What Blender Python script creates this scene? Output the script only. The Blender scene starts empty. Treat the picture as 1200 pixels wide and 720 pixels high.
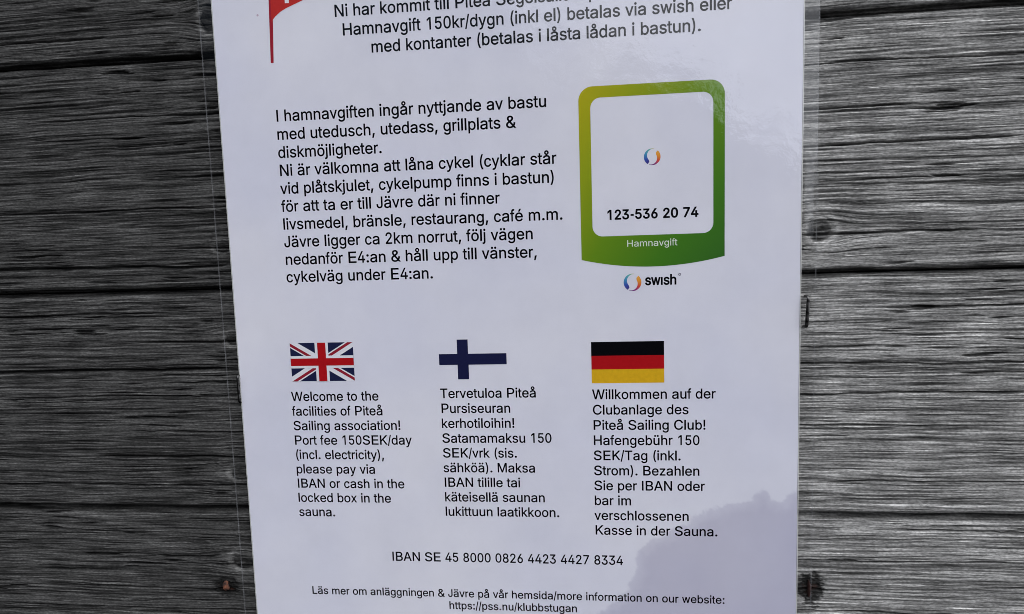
import bpy, bmesh, math
import numpy as np
from mathutils import Matrix, Vector
from mathutils.geometry import delaunay_2d_cdt

sc = bpy.context.scene
COL = sc.collection
# The notice is measured in "units" u of one 16 pt em: X runs right, Y runs down the sheet.
U = 0.005644            # metres per unit
XC, YC, ZC = 14.4, 12.0, 1.50
def W(X, Y, d=0.0):     # sheet units -> world metres, d = metres out of the wall towards the viewer
    return ((X - XC) * U, -d, ZC - (Y - YC) * U)

# ------------------------------------------------------------------ camera
cam_d = bpy.data.cameras.new('camera')
cam = bpy.data.objects.new('camera', cam_d); COL.objects.link(cam); sc.camera = cam
cam_d.sensor_width = 36.0; cam_d.lens = 21.6
cam_d.clip_start = 0.005; cam_d.clip_end = 2000.0
_r = Vector((0.99478719, 0.09683335, -0.0319648))
_u = Vector((0.02236782, 0.09862019, 0.99487373))
_b = Vector((0.09948933, -0.99040263, 0.09594015))
M = Matrix(((_r.x, _u.x, _b.x), (_r.y, _u.y, _b.y), (_r.z, _u.z, _b.z))).to_4x4()
M.translation = Vector(W(18.78304, 8.55126, 38.91411 * U))
cam.matrix_world = M

# ------------------------------------------------------------------ world, sun, exposure
SUN_EL, SUN_AZ = math.radians(48), math.radians(38)      # sun in front of the wall, to the right
wd = bpy.data.worlds.new('World'); sc.world = wd; wd.use_nodes = True
nt = wd.node_tree; N = nt.nodes; L = nt.links
for n in list(N): N.remove(n)
out = N.new('ShaderNodeOutputWorld'); bg = N.new('ShaderNodeBackground')
sky = N.new('ShaderNodeTexSky'); sky.sky_type = 'NISHITA'; sky.sun_disc = False
sky.sun_elevation = SUN_EL; sky.sun_rotation = math.radians(180) - SUN_AZ
sky.air_density = 1.0; sky.dust_density = 2.0; sky.ozone_density = 1.0
tc = N.new('ShaderNodeTexCoord')
sep = N.new('ShaderNodeSeparateXYZ'); L.new(tc.outputs['Generated'], sep.inputs[0])
# broken cloud: a bank over the right-hand half of the sky plus scattered patches
nz = N.new('ShaderNodeTexNoise'); nz.inputs['Scale'].default_value = 7.0; nz.inputs['Detail'].default_value = 9.0
nz.inputs['Roughness'].default_value = 0.68
L.new(tc.outputs['Generated'], nz.inputs['Vector'])
def math_node(op, a, b=None, c=None, tree=nt):
    n = tree.nodes.new('ShaderNodeMath'); n.operation = op
    for i, v in enumerate((a, b, c)):
        if v is None: continue
        if hasattr(v, 'links'): tree.links.new(v, n.inputs[i])
        else: n.inputs[i].default_value = v
    return n.outputs[0]
bank = math_node('ADD', sep.outputs[2], math_node('MULTIPLY', sep.outputs[0], 0.55))
cov = math_node('ADD', math_node('MULTIPLY', math_node('SUBTRACT', nz.outputs['Fac'], 0.5), 0.30), bank)
mr = N.new('ShaderNodeMapRange'); mr.interpolation_type = 'SMOOTHSTEP'
mr.inputs['From Min'].default_value = 0.265; mr.inputs['From Max'].default_value = 0.350
L.new(cov, mr.inputs['Value'])
# low down: a dark, distant line of trees and open ground
hz = N.new('ShaderNodeMapRange'); hz.interpolation_type = 'SMOOTHSTEP'
hz.inputs['From Min'].default_value = 0.18; hz.inputs['From Max'].default_value = 0.48
L.new(sep.outputs[2], hz.inputs['Value'])
mixg = N.new('ShaderNodeMix'); mixg.data_type = 'RGBA'
L.new(hz.outputs[0], mixg.inputs['Factor'])
mixg.inputs['A'].default_value = (0.30, 0.30, 0.31, 1)
L.new(sky.outputs[0], mixg.inputs['B'])
mixc = N.new('ShaderNodeMix'); mixc.data_type = 'RGBA'
L.new(mr.outputs[0], mixc.inputs['Factor']); L.new(mixg.outputs['Result'], mixc.inputs['A'])
mixc.inputs['B'].default_value = (32.0, 33.3, 36.4, 1)
L.new(mixc.outputs['Result'], bg.inputs['Color']); bg.inputs['Strength'].default_value = 0.1
L.new(bg.outputs[0], out.inputs[0])

sun_d = bpy.data.lights.new('sun', 'SUN'); sun = bpy.data.objects.new('sun', sun_d); COL.objects.link(sun)
sun_d.energy = 0.8; sun_d.angle = math.radians(25); sun_d.color = (1.0, 0.96, 0.9)
_sd = Vector((math.sin(SUN_AZ) * math.cos(SUN_EL), -math.cos(SUN_AZ) * math.cos(SUN_EL), math.sin(SUN_EL)))
sun.rotation_euler = _sd.to_track_quat('Z', 'Y').to_euler()
sun.location = (1.0, -1.5, 3.0)
sc.view_settings.view_transform = 'Standard'; sc.view_settings.look = 'None'
sc.view_settings.exposure = -0.77; sc.view_settings.gamma = 1.0; sc.view_settings.use_curve_mapping = False
sc.cycles.filter_width = 0.9
sc.cycles.max_bounces = 8; sc.cycles.transparent_max_bounces = 12

# ------------------------------------------------------------------ helpers
def tag(o, label=None, cat=None, group=None, kind=None):
    if label: o['label'] = label
    if cat: o['category'] = cat
    if group: o['group'] = group
    if kind: o['kind'] = kind
    return o
def empty(name, loc):
    o = bpy.data.objects.new(name, None); COL.objects.link(o); o.location = loc
    o.empty_display_size = 0.02
    return o
def link(name, me, mats, parent=None):
    o = bpy.data.objects.new(name, me); COL.objects.link(o)
    for m in (mats if isinstance(mats, (list, tuple)) else [mats]): me.materials.append(m)
    if parent is not None:
        o.parent = parent
        o.matrix_parent_inverse = Matrix.Translation(-parent.location) if parent.type == 'EMPTY' else Matrix()
    return o
def mesh(name, verts, faces, mat_idx=None):
    me = bpy.data.meshes.new(name); me.from_pydata(verts, [], faces); me.update()
    if mat_idx is not None: me.polygons.foreach_set('material_index', mat_idx)
    return me
def grid_mesh(name, P, smooth=True):          # P: (rows, cols, 3) array of points
    r, c = P.shape[:2]
    me = bpy.data.meshes.new(name)
    idx = np.arange(r * c).reshape(r, c)
    q = np.stack([idx[:-1, :-1], idx[1:, :-1], idx[1:, 1:], idx[:-1, 1:]], -1).reshape(-1, 4)
    me.vertices.add(r * c); me.vertices.foreach_set('co', P.reshape(-1).astype(np.float32))
    me.loops.add(q.size); me.loops.foreach_set('vertex_index', q.reshape(-1).astype(np.int32))
    me.polygons.add(len(q)); me.polygons.foreach_set('loop_start', np.arange(0, q.size, 4, dtype=np.int32))
    me.polygons.foreach_set('use_smooth', np.full(len(q), smooth))
    me.update(calc_edges=True); me.validate()
    return me
def attr(me, name, values, kind='FLOAT'):
    a = me.attributes.new(name, kind, 'POINT')
    if kind == 'FLOAT': a.data.foreach_set('value', np.asarray(values, np.float32).reshape(-1))
    else: a.data.foreach_set('color', np.asarray(values, np.float32).reshape(-1))

_rng = np.random.default_rng(7)
_T = _rng.random((256, 256))
def vnoise(x, y):                              # smooth value noise, 0..1
    xi = np.floor(x).astype(int); yi = np.floor(y).astype(int)
    fx = x - xi; fy = y - yi
    fx = fx * fx * (3 - 2 * fx); fy = fy * fy * (3 - 2 * fy)
    a = _T[xi & 255, yi & 255]; b = _T[(xi + 1) & 255, yi & 255]
    c = _T[xi & 255, (yi + 1) & 255]; d = _T[(xi + 1) & 255, (yi + 1) & 255]
    return (a * (1 - fx) + b * fx) * (1 - fy) + (c * (1 - fx) + d * fx) * fy
def fbm(x, y, o=4, g=0.5):
    s = 0; a = 1; t = 0
    for k in range(o):
        s = s + a * vnoise(x * 2 ** k + 17.3 * k, y * 2 ** k + 9.1 * k); t += a; a *= g
    return s / t
def sstep(a, b, x):
    t = np.clip((x - a) / (b - a), 0, 1); return t * t * (3 - 2 * t)

# ------------------------------------------------------------------ materials
def new_mat(name):
    m = bpy.data.materials.new(name); m.use_nodes = True
    return m, m.node_tree, m.node_tree.nodes['Principled BSDF']
def plain(name, rgb, rough=0.5, spec=0.3, metal=0.0):
    m, t, p = new_mat(name)
    p.inputs['Base Color'].default_value = (*rgb, 1); p.inputs['Roughness'].default_value = rough
    p.inputs['Specular IOR Level'].default_value = spec; p.inputs['Metallic'].default_value = metal
    return m
def ink(name, rgb, var=0.12):                  # toner on paper: slight mottling of the print
    m, t, p = new_mat(name)
    n = t.nodes.new('ShaderNodeTexNoise'); n.inputs['Scale'].default_value = 900; n.inputs['Detail'].default_value = 3
    c = t.nodes.new('ShaderNodeTexCoord'); t.links.new(c.outputs['Object'], n.inputs['Vector'])
    mx = t.nodes.new('ShaderNodeMix'); mx.data_type = 'RGBA'
    mx.inputs['A'].default_value = (*[v * (1 - var) for v in rgb], 1)
    mx.inputs['B'].default_value = (*[v * (1 + var) for v in rgb], 1)
    t.links.new(n.outputs['Fac'], mx.inputs['Factor']); t.links.new(mx.outputs['Result'], p.inputs['Base Color'])
    p.inputs['Roughness'].default_value = 0.7; p.inputs['Specular IOR Level'].default_value = 0.0
    return m

INK = ink('black_toner', (0.003, 0.003, 0.0045))
NAVY = ink('navy_print', (0.012, 0.014, 0.055))
FLAG_BLUE = ink('dark_blue_print', (0.014, 0.018, 0.06))
RED = ink('red_print', (0.43, 0.008, 0.012))
DARK_RED = ink('dark_red_print', (0.30, 0.018, 0.035))
GOLD = ink('gold_print', (0.70, 0.41, 0.016))
PENNANT_RED = ink('pennant_red_print', (0.50, 0.028, 0.022))
POLE_RED = ink('pole_red_print', (0.33, 0.016, 0.030))
PURPLE_GREY = ink('grey_print', (0.16, 0.14, 0.2))

# letter outlines: character, then loops of "x y" points in 1/1000 em
GLYPHS = """
! 95 226,90 716,187 716,181 226|139 -6,122 -4,107 2,93 12,83 26,76 41,74 58,76 74,83 89,93 103,107 113,122 119,139 122,156 119,171 113,185 103,195 89,201 74,203 58,201 41,195 26,185 12,171 2,156 -4
& 293 -10,246 -7,203 2,164 17,131 36,103 60,80 87,64 118,54 152,51 187,53 217,60 243,71 267,86 289,104 310,126 330,151 350,179 371,209 393,322 472,332 479,342 487,353 496,363 505,371 516,379 528,385 540,389 555,390 570,388 591,379 610,366 626,348 639,326 646,300 649,282 648,266 644,250 638,237 629,225 619,216 607,209 593,205 578,204 561,205 544,210 527,216 511,226 495,238 478,251 461,267 442,285 422,304 400,652 0,542 0,255 326,228 357,203 386,180 412,160 436,144 460,130 484,120 508,114 534,112 561,115 591,123 619,135 645,153 667,174 687,200 702,230 714,262 720,298 723,334 720,367 714,396 702,421 687,443 668,460 647,472 622,480 597,482 569,481 548,477 528,470 509,460 491,448 474,434 457,418 442,401 427,382 412,230 306,202 285,180 265,164 246,153 226,147 206,144 185,147 162,153 142,163 123,177 106,193 92,213 81,236 72,261 67,287 65,317 67,346 73,374 83,401 97,426 114,449 134,469 158,487 184,501 213,511 245,518 279,520 316,607 316,606 273,600 235,591 202,579 174,567 150,553 130,539 113,526 99,514 87,496 66,470 43,439 24,404 9,367 -1,330 -8
( 109 291,110 344,115 399,123 456,133 512,146 567,160 621,177 671,195 717,215 759,288 759,267 708,249 656,233 603,218 548,206 495,197 441,190 389,186 339,184 291,186 248,189 205,195 161,204 117,215 71,229 23,246 -27,265 -80,288 -135,215 -135,183 -65,157 5,136 77,121 149,112 220
) 45 -135,68 -79,88 -25,105 25,118 73,130 119,138 164,144 207,147 249,149 291,147 339,143 389,136 441,127 495,115 548,101 603,84 656,66 708,45 759,118 759,138 717,156 671,173 621,188 567,200 512,211 455,218 399,223 344,224 291,221 219,212 147,197 75,176 4,150 -66,118 -135
, 56 -168,100 100,203 100,125 -168
- 248 334,248 257,84 257,84 334
. 141 -6,123 -4,107 2,93 12,82 26,76 41,73 58,76 75,82 90,93 103,107 114,123 120,141 122,159 120,175 114,189 103,200 90,207 75,209 58,207 41,200 26,189 12,175 2,159 -4
/ 262 750,79 -108,16 -108,199 750
0 278 -10,234 -5,195 10,159 34,129 67,104 109,84 160,70 218,62 284,59 358,62 431,70 497,85 556,105 606,130 648,160 682,195 706,234 721,278 726,322 721,361 706,396 682,426 648,451 606,471 556,486 497,494 431,497 358,494 284,486 218,472 160,452 109,427 67,397 34,362 10,322 -5|278 70,307 73,333 85,356 104,376 130,392 163,405 202,414 248,420 300,422 358,420 416,414 468,405 514,392 553,376 586,356 612,333 632,307 643,278 647,249 643,223 632,200 612,180 586,164 553,151 514,142 468,136 416,134 358,136 300,142 248,151 202,164 163,180 130,200 104,223 85,249 73
1 357 716,357 0,279 0,279 631,275 631,124 504,124 601,261 716
2 78 0,78 67,287 322,310 349,329 375,346 397,361 419,372 440,381 460,388 480,392 501,393 523,391 547,386 569,378 589,366 606,352 621,335 632,317 640,296 645,274 647,251 645,230 639,211 630,195 617,181 601,170 582,162 560,157 536,156 509,80 509,83 551,92 588,106 623,125 653,148 678,176 698,206 714,240 723,276 726,312 723,345 714,375 699,402 679,425 655,443 627,457 595,465 561,468 524,466 498,462 472,455 447,445 421,431 394,412 364,389 331,361 294,328 253,187 85,187 80,478 80,478 0
3 267 -10,230 -7,196 1,163 14,133 32,108 54,86 81,70 112,59 147,54 185,134 185,138 162,145 141,155 123,169 107,184 94,203 83,223 76,245 72,268 70,293 72,316 77,337 86,357 97,373 112,386 131,396 152,402 176,404 204,402 229,397 253,388 276,375 297,358 314,337 329,312 340,282 346,247 348,192 348,192 421,353 631,353 636,85 636,85 716,457 716,457 648,259 392,259 407,303 408,343 402,378 388,409 368,435 343,455 313,470 279,479 243,482 204,479 164,470 127,455 93,434 63,409 38,379 18,345 2,308 -7
4 49 148,49 223,303 716,381 716,133 234,133 229,507 229,507 148|346 0,346 171,346 206,346 447,421 447,421 0
5 272 -10,236 -7,202 2,172 16,144 34,121 57,102 85,87 115,77 148,73 184,150 184,153 163,160 143,169 125,182 109,196 96,213 85,231 77,251 72,272 70,296 72,318 79,339 91,357 106,373 125,385 147,395 172,400 199,402 228,400 258,395 286,385 311,372 334,356 353,337 369,316 380,293 387,267 390,246 388,226 384,206 378,187 369,171 358,157 346,83 356,118 716,450 716,450 636,185 636,164 424,167 424,182 437,199 448,218 457,238 464,260 468,282 469,309 468,336 462,361 452,384 438,405 421,423 401,440 379,454 353,465 325,473 295,478 263,480 230,477 185,468 144,453 106,432 73,408 45,379 21,346 4,310 -6
6 278 -10,240 -6,206 4,175 21,147 43,123 71,104 105,89 142,81 183,78 228,80 263,87 299,98 336,115 378,138 425,168 479,310 716,395 716,185 368,178 368,185 381,193 393,203 405,214 415,226 425,240 432,255 438,271 441,288 442,325 439,358 430,388 415,414 394,436 368,454 338,467 303,475 264,477 221,474 178,466 139,451 102,432 70,408 43,380 20,349 4,315 -6|278 68,301 70,322 77,342 88,359 103,374 121,386 143,395 167,400 193,402 221,400 250,395 276,386 300,374 321,359 339,342 354,322 365,301 371,278 373,254 371,233 365,213 354,196 340,181 322,169 301,160 277,155 251,153 223,155 194,160 167,169 143,181 121,196 103,213 88,233 77,254 70
7 119 0,397 631,397 636,76 636,76 716,479 716,479 631,202 0
8 278 -10,237 -7,200 2,166 16,137 35,111 59,91 87,76 119,67 153,64 190,65 220,71 248,80 275,92 299,107 321,124 339,144 354,165 366,187 372,187 376,159 388,134 407,114 433,99 464,89 498,86 535,89 571,97 603,111 633,130 660,152 682,179 701,209 715,242 723,278 726,313 723,346 715,376 701,402 682,425 660,444 633,457 603,466 571,468 535,465 499,456 465,441 433,421 407,397 388,369 376,369 372,391 366,412 354,431 339,448 321,463 299,475 275,485 248,490 220,492 190,489 153,480 119,464 87,444 59,419 35,389 16,355 2,318 -7|278 69,304 71,328 76,349 85,368 97,384 111,396 129,406 149,411 171,413 195,411 221,405 244,396 265,382 284,366 300,347 314,326 323,303 329,278 331,252 329,229 323,208 314,189 300,172 284,159 265,149 244,144 221,142 195,143 171,149 149,158 129,171 111,186 97,205 85,227 76,251 71|278 408,299 409,319 414,336 423,352 434,366 448,377 465,385 484,390 506,392 529,390 552,385 572,378 591,367 608,353 622,337 633,319 641,300 646,278 647,256 646,236 641,218 633,202 622,188 608,177 591,169 572,165 552,163 529,165 506,169 484,177 465,188 448,202 434,218 423,236 414,256 409
: 141 -6,123 -4,107 2,93 12,82 26,76 41,73 58,76 75,82 90,93 103,107 114,123 120,141 122,159 120,175 114,189 103,200 90,207 75,209 58,207 41,200 26,189 12,175 2,159 -4|141 381,123 383,107 389,93 400,82 413,76 428,73 445,76 462,82 477,93 491,107 501,123 507,141 509,159 507,175 501,189 491,200 477,207 462,209 445,207 428,200 413,189 400,175 389,159 383
A 23 0,280 716,384 716,644 0,549 0,399 426,390 454,379 487,367 524,354 566,339 616,323 673,341 673,324 616,309 565,296 522,284 485,274 453,265 426,118 0|153 200,153 280,514 280,514 200
B 88 0,88 716,352 716,401 713,444 705,481 691,512 672,537 649,557 622,571 592,579 560,582 526,580 497,575 472,565 451,553 432,538 416,521 402,502 391,482 382,460 375,460 369,484 365,508 358,531 346,553 329,572 310,588 286,601 258,609 227,611 192,608 157,600 124,585 94,565 67,537 44,504 25,463 11,415 3,360 0|182 80,358 80,410 84,452 94,482 112,503 135,516 162,520 192,518 216,511 238,501 259,486 277,468 293,447 307,422 317,394 323,363 325,182 325|182 402,348 402,374 403,399 408,421 417,441 428,459 442,473 459,483 479,489 500,491 524,487 554,476 580,457 604,430 621,395 632,351 636,182 636
C 378 -10,319 -5,263 10,213 35,168 69,130 111,99 162,75 221,62 286,57 358,62 430,75 495,99 553,130 604,168 647,213 681,263 706,319 721,378 726,414 724,449 719,482 710,513 698,542 682,569 663,594 641,615 616,634 589,649 559,661 526,669 490,578 490,571 514,562 536,551 555,538 573,523 589,506 603,487 615,467 624,446 632,424 637,402 640,378 642,336 638,296 627,260 608,227 583,200 551,177 512,160 467,150 415,146 358,150 300,160 249,177 204,200 165,228 133,260 107,297 89,336 78,378 74,402 76,424 79,446 84,467 92,487 102,506 113,523 127,538 143,551 161,562 181,571 202,578 226,669 226,661 191,650 158,634 128,616 100,594 75,570 53,543 34,513 19,482 6,449 -2,414 -8
E 96 0,96 716,594 716,594 636,199 636,199 402,566 402,566 322,199 322,199 80,598 80,598 0
H 84 0,84 716,174 716,174 407,548 407,548 716,638 716,638 0,548 0,548 326,174 326,174 0
I 93 0,93 716,185 716,185 0
J 233 -10,180 -3,134 15,95 46,66 89,48 141,42 205,42 243,123 243,123 205,127 164,137 131,153 105,176 85,202 74,233 70,264 74,290 85,313 105,329 131,339 164,343 205,343 716,424 716,424 205,418 141,401 89,371 46,332 15,286 -3
K 149 205,149 304,166 326,182 347,199 367,215 388,232 407,249 427,267 446,284 465,303 484,520 716,641 716,330 388,325 389|86 0,86 716,178 716,178 470,177 317,178 272,178 0|532 0,268 365,326 435,641 0
L 85 0,85 716,176 716,176 80,511 80,511 0
M 80 0,80 716,201 716,368 263,372 252,376 239,381 224,386 207,391 190,397 173,402 154,408 136,413 118,418 100,422 84,426 69,407 69,412 83,416 99,421 116,427 134,432 152,438 171,443 189,448 206,454 223,459 238,463 252,467 263,632 716,753 716,753 0,669 0,669 409,669 425,669 442,669 460,669 479,669 499,670 519,670 540,671 560,671 581,672 602,672 623,672 643,680 643,674 621,667 599,660 576,653 554,646 532,639 511,632 490,626 471,620 453,614 436,609 422,604 409,453 0,379 0,226 409,221 422,216 436,211 452,205 469,199 488,192 508,185 529,178 551,171 574,164 597,156 620,148 643,158 643,158 625,159 606,159 586,160 565,160 544,160 523,161 502,161 482,161 462,161 443,162 426,162 409,162 0
N 83 0,83 716,188 716,473 257,481 244,490 229,500 212,511 193,523 172,535 150,547 127,559 103,571 77,559 75,556 102,554 127,553 152,552 177,551 200,551 221,550 241,550 259,550 274,550 716,639 716,639 0,534 0,279 408,268 427,256 446,245 465,232 487,219 510,204 536,188 566,169 599,148 636,164 639,166 604,167 571,169 540,170 511,171 485,171 462,172 441,172 424,172 409,172 0
P 90 0,90 716,353 716,408 713,457 703,499 686,534 664,563 637,585 605,601 569,610 531,613 489,610 448,601 409,585 374,563 342,534 314,499 292,457 275,408 265,353 261,164 261,164 341,349 341,386 343,419 350,446 360,468 375,486 392,500 413,509 437,515 462,517 489,515 517,509 542,500 565,486 586,468 603,445 617,418 628,386 634,348 636,187 636,187 0
S 334 -12,281 -10,233 -1,190 13,153 32,121 56,95 85,76 117,63 153,57 192,156 192,161 166,170 143,184 123,202 107,224 93,249 83,276 75,304 71,334 69,367 71,398 76,427 85,453 97,474 112,492 129,505 150,513 172,516 196,514 217,507 236,496 252,481 265,463 277,442 288,418 297,393 305,366 313,274 337,216 356,168 379,129 407,100 440,83 479,78 524,81 563,93 598,112 630,138 658,169 682,206 701,247 715,291 723,339 726,387 723,432 714,472 700,508 682,538 659,563 631,582 601,594 568,599 532,504 532,495 565,478 593,451 616,418 632,379 642,336 645,305 644,276 639,250 630,227 619,208 605,192 589,181 570,174 550,172 529,174 506,182 486,196 469,212 455,232 444,253 434,275 425,296 419,317 413,395 393,417 387,441 380,465 371,490 361,513 349,536 334,556 318,574 299,589 278,601 254,608 226,610 195,606 157,595 122,577 89,552 60,521 35,483 15,439 0,389 -9
T 43 636,43 716,568 716,568 636,350 636,350 0,262 0,262 636
W 213 0,23 716,113 716,224 276,230 252,236 229,241 205,247 181,252 156,257 132,262 107,267 81,271 56,260 56,265 81,270 107,275 132,280 156,285 181,291 205,296 229,302 252,308 276,421 716,522 716,635 276,641 252,647 229,653 205,658 181,663 156,669 132,674 107,679 81,684 56,672 56,676 81,681 107,686 132,691 156,697 181,702 205,708 229,713 252,719 276,830 716,921 716,729 0,627 0,506 455,498 485,491 517,483 551,476 587,469 626,462 668,481 668,474 628,467 590,461 556,454 522,446 488,437 455,317 0
a 228 -12,195 -10,164 -4,135 7,109 21,86 39,68 61,54 86,46 115,43 148,45 176,52 200,62 220,75 237,92 252,111 264,132 274,155 282,179 288,204 293,229 297,255 301,285 305,311 308,334 310,352 313,367 317,379 321,387 328,392 337,394 349,394 351,392 372,388 390,381 406,371 420,358 431,343 441,324 447,303 451,279 453,255 451,233 447,213 441,196 433,181 423,168 412,158 400,149 387,143 375,59 398,73 428,91 453,112 473,136 490,162 504,190 514,219 521,248 525,277 527,297 526,319 523,341 519,364 513,387 504,408 493,428 479,446 460,460 438,472 412,479 380,481 344,481 0,395 0,395 71,389 71,382 59,372 46,360 34,345 22,328 11,308 1,284 -6,258 -11|243 62,274 64,302 70,326 80,346 94,363 109,376 128,386 147,392 168,394 189,394 260,389 256,381 252,371 249,358 246,345 243,330 241,315 238,301 236,286 234,272 233,261 231,251 230,230 227,211 222,192 217,175 210,160 201,148 191,139 178,133 162,131 143,133 127,138 112,146 99,156 88,170 79,185 71,203 66,222 63
b 301 -12,272 -10,247 -4,226 5,208 17,193 29,180 43,170 56,162 69,155 80,147 80,147 0,69 0,69 716,149 716,149 437,155 437,162 448,170 460,180 473,192 486,207 499,225 510,246 519,271 525,300 527,340 523,377 511,410 493,439 468,464 437,484 400,499 358,508 310,511 258,508 206,499 158,485 116,465 78,440 47,410 22,377 4,340 -8|289 64,318 67,343 75,366 90,385 109,401 132,414 160,423 190,428 223,430 259,428 294,423 327,414 357,402 384,386 407,367 426,344 440,318 448,289 451,259 449,234 440,211 427,192 409,176 386,164 360,155 329,149 296,148 259,149 222,155 188,164 157,177 130,192 107,212 89,234 75,260 67
c 262 -12,220 -8,182 4,148 22,117 48,92 79,71 116,55 159,46 205,43 256,46 308,55 356,71 398,92 436,117 467,148 492,182 511,220 523,262 527,285 526,307 522,329 516,349 508,368 499,385 487,402 473,416 458,429 441,441 421,450 401,457 379,383 358,379 372,373 384,367 396,359 406,351 416,341 425,330 433,319 439,306 445,292 448,277 451,262 451,232 448,206 439,183 424,164 405,149 381,137 353,128 323,123 291,122 256,123 223,128 191,137 161,149 133,164 110,183 90,206 75,232 66,262 64,278 64,293 67,307 71,319 76,331 82,342 90,352 100,361 110,368 121,375 134,380 147,384 160,459 140,452 117,442 96,431 77,418 59,403 43,387 29,369 17,350 7,329 -1,308 -7,285 -10
d 256 -12,216 -8,179 4,146 22,117 47,92 78,72 116,57 158,48 206,45 258,48 310,57 358,72 400,92 437,117 468,146 493,180 511,216 523,256 527,285 525,310 519,331 510,349 499,364 486,376 473,386 460,395 448,401 437,407 437,407 716,487 716,487 0,410 0,410 80,402 80,395 69,386 56,376 43,363 29,348 17,331 5,310 -4,285 -10|268 64,297 67,322 75,345 89,364 107,380 130,392 157,401 188,407 222,408 259,407 296,401 329,393 360,380 386,364 409,345 427,323 440,297 449,268 451,238 448,212 440,189 426,170 407,154 384,142 357,133 327,128 294,126 259,128 223,133 190,142 160,155 132,171 109,190 90,213 75,239 67
e 292 -12,243 -8,200 4,161 22,127 48,99 79,77 116,60 158,50 205,47 256,50 307,60 354,76 396,98 434,126 466,158 492,196 511,237 523,282 527,311 525,339 520,366 512,392 500,417 485,439 466,460 444,477 417,492 386,502 350,509 310,511 265,511 232,103 232,103 302,465 302,426 277,424 309,419 340,410 367,397 392,381 412,361 429,338 442,312 449,282 452,252 449,225 442,201 429,181 412,164 392,150 369,140 343,134 317,132 289,132 243,134 207,141 174,152 145,167 121,186 100,208 84,233 72,261 65,292 63,313 64,332 67,349 72,365 79,380 88,393 100,404 113,413 128,421 144,502 124,493 99,479 75,461 54,440 35,416 19,389 6,359 -4,327 -10
f 250 519,250 448,7 448,7 519|88 0,88 599,90 630,96 657,105 681,117 702,131 718,148 731,167 741,186 746,205 748,220 748,233 746,244 744,253 740,260 738,266 735,249 655,246 656,241 658,236 660,229 662,222 663,213 663,195 661,180 654,169 642,161 625,157 604,155 579,155 0
g 271 -214,236 -212,204 -207,175 -198,150 -187,127 -173,108 -156,91 -138,77 -119,66 -98,133 -58,140 -69,149 -81,159 -94,171 -105,185 -116,202 -125,221 -132,244 -137,271 -138,308 -135,341 -124,369 -107,390 -82,403 -49,407 -8,407 93,401 93,394 82,385 70,375 57,363 44,348 32,330 21,309 13,284 8,255 7,216 10,181 20,147 36,118 59,93 88,72 123,57 164,48 210,45 262,48 313,57 359,72 401,92 438,117 469,147 493,180 511,217 523,256 527,285 525,310 519,332 510,349 499,365 487,377 473,387 460,396 447,402 436,410 436,410 519,487 519,487 -13,484 -57,474 -95,458 -128,437 -155,411 -176,380 -193,346 -205,310 -211|268 81,297 83,322 91,345 103,364 120,380 140,392 166,401 195,407 227,409 263,407 299,401 332,393 361,380 387,364 409,345 427,323 441,297 449,268 451,239 448,213 440,190 426,170 408,154 385,142 359,133 330,128 298,126 263,128 229,133 197,142 168,155 142,171 121,190 104,213 91,239 83
h 154 310,154 0,71 0,71 716,154 716,154 393,139 393,157 436,179 470,206 495,237 512,271 523,308 527,342 524,372 516,400 504,425 487,445 466,462 439,474 407,482 371,484 329,484 0,401 0,401 322,398 359,387 391,370 416,347 435,318 447,285 450,261 449,239 443,218 434,200 422,184 406,171 387,162 364,156 339
i 70 0,70 519,151 519,151 0|111 616,97 618,83 624,72 634,62 646,57 661,55 677,57 693,62 708,72 721,83 731,97 737,111 739,126 737,140 731,152 721,161 708,166 693,168 677,166 661,161 646,152 634,140 624,126 618
j 70 519,151 519,151 -43,150 -74,145 -103,135 -128,122 -150,106 -169,86 -183,63 -194,36 -201,5 -203,-13 -203,-13 -123,3 -123,24 -121,41 -114,54 -102,63 -86,68 -66,70 -41|111 616,96 618,83 624,71 634,62 646,56 661,55 677,56 693,62 708,71 721,83 731,96 737,111 739,126 737,139 731,151 721,160 708,166 693,168 677,166 661,160 646,151 634,139 624,126 618
k 144 187,144 290,158 290,374 519,473 519,242 273,233 273|69 0,69 716,149 716,149 0|386 0,194 254,251 313,489 0
l 64 0,64 716,156 716,156 0
m 72 0,72 519,153 519,153 404,147 404,155 430,167 453,181 473,197 490,215 504,235 515,256 523,277 528,299 529,335 525,366 513,392 494,413 468,429 438,438 403,427 403,435 428,446 450,461 469,478 487,498 501,520 513,544 522,570 528,597 529,626 527,653 520,679 509,702 493,722 474,739 449,751 421,758 387,761 349,761 0,677 0,677 347,674 381,663 408,646 428,623 441,599 450,572 452,550 451,529 446,511 437,495 426,482 413,472 397,464 379,460 360,458 338,458 0,375 0,375 356,371 383,362 406,346 426,325 440,300 449,272 452,253 451,234 446,215 438,199 427,184 413,172 396,163 375,157 352,155 326,155 0
n 154 310,154 0,71 0,71 519,152 519,152 393,139 393,157 436,179 470,206 495,237 512,271 523,309 527,342 524,373 516,400 504,425 487,445 466,462 439,475 407,482 371,485 329,485 0,402 0,402 322,398 359,388 391,370 416,347 435,319 447,285 450,261 449,239 443,218 434,200 422,184 406,171 387,162 364,156 339
o 278 -12,233 -8,193 4,156 22,124 48,97 79,75 116,59 159,49 205,46 256,49 308,59 356,75 398,97 436,124 467,156 492,193 511,233 523,278 527,322 523,363 511,400 492,432 467,459 436,481 398,497 356,507 308,510 256,507 205,497 159,481 116,459 79,432 48,400 22,363 4,322 -8|278 64,310 66,338 75,362 90,382 110,399 133,411 161,420 191,426 223,428 256,426 290,420 323,411 353,399 381,382 405,362 424,338 439,310 448,278 451,246 448,218 439,194 424,174 405,158 381,145 353,136 323,131 291,129 256,131 223,136 191,145 161,158 133,174 110,194 90,218 75,246 66
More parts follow.
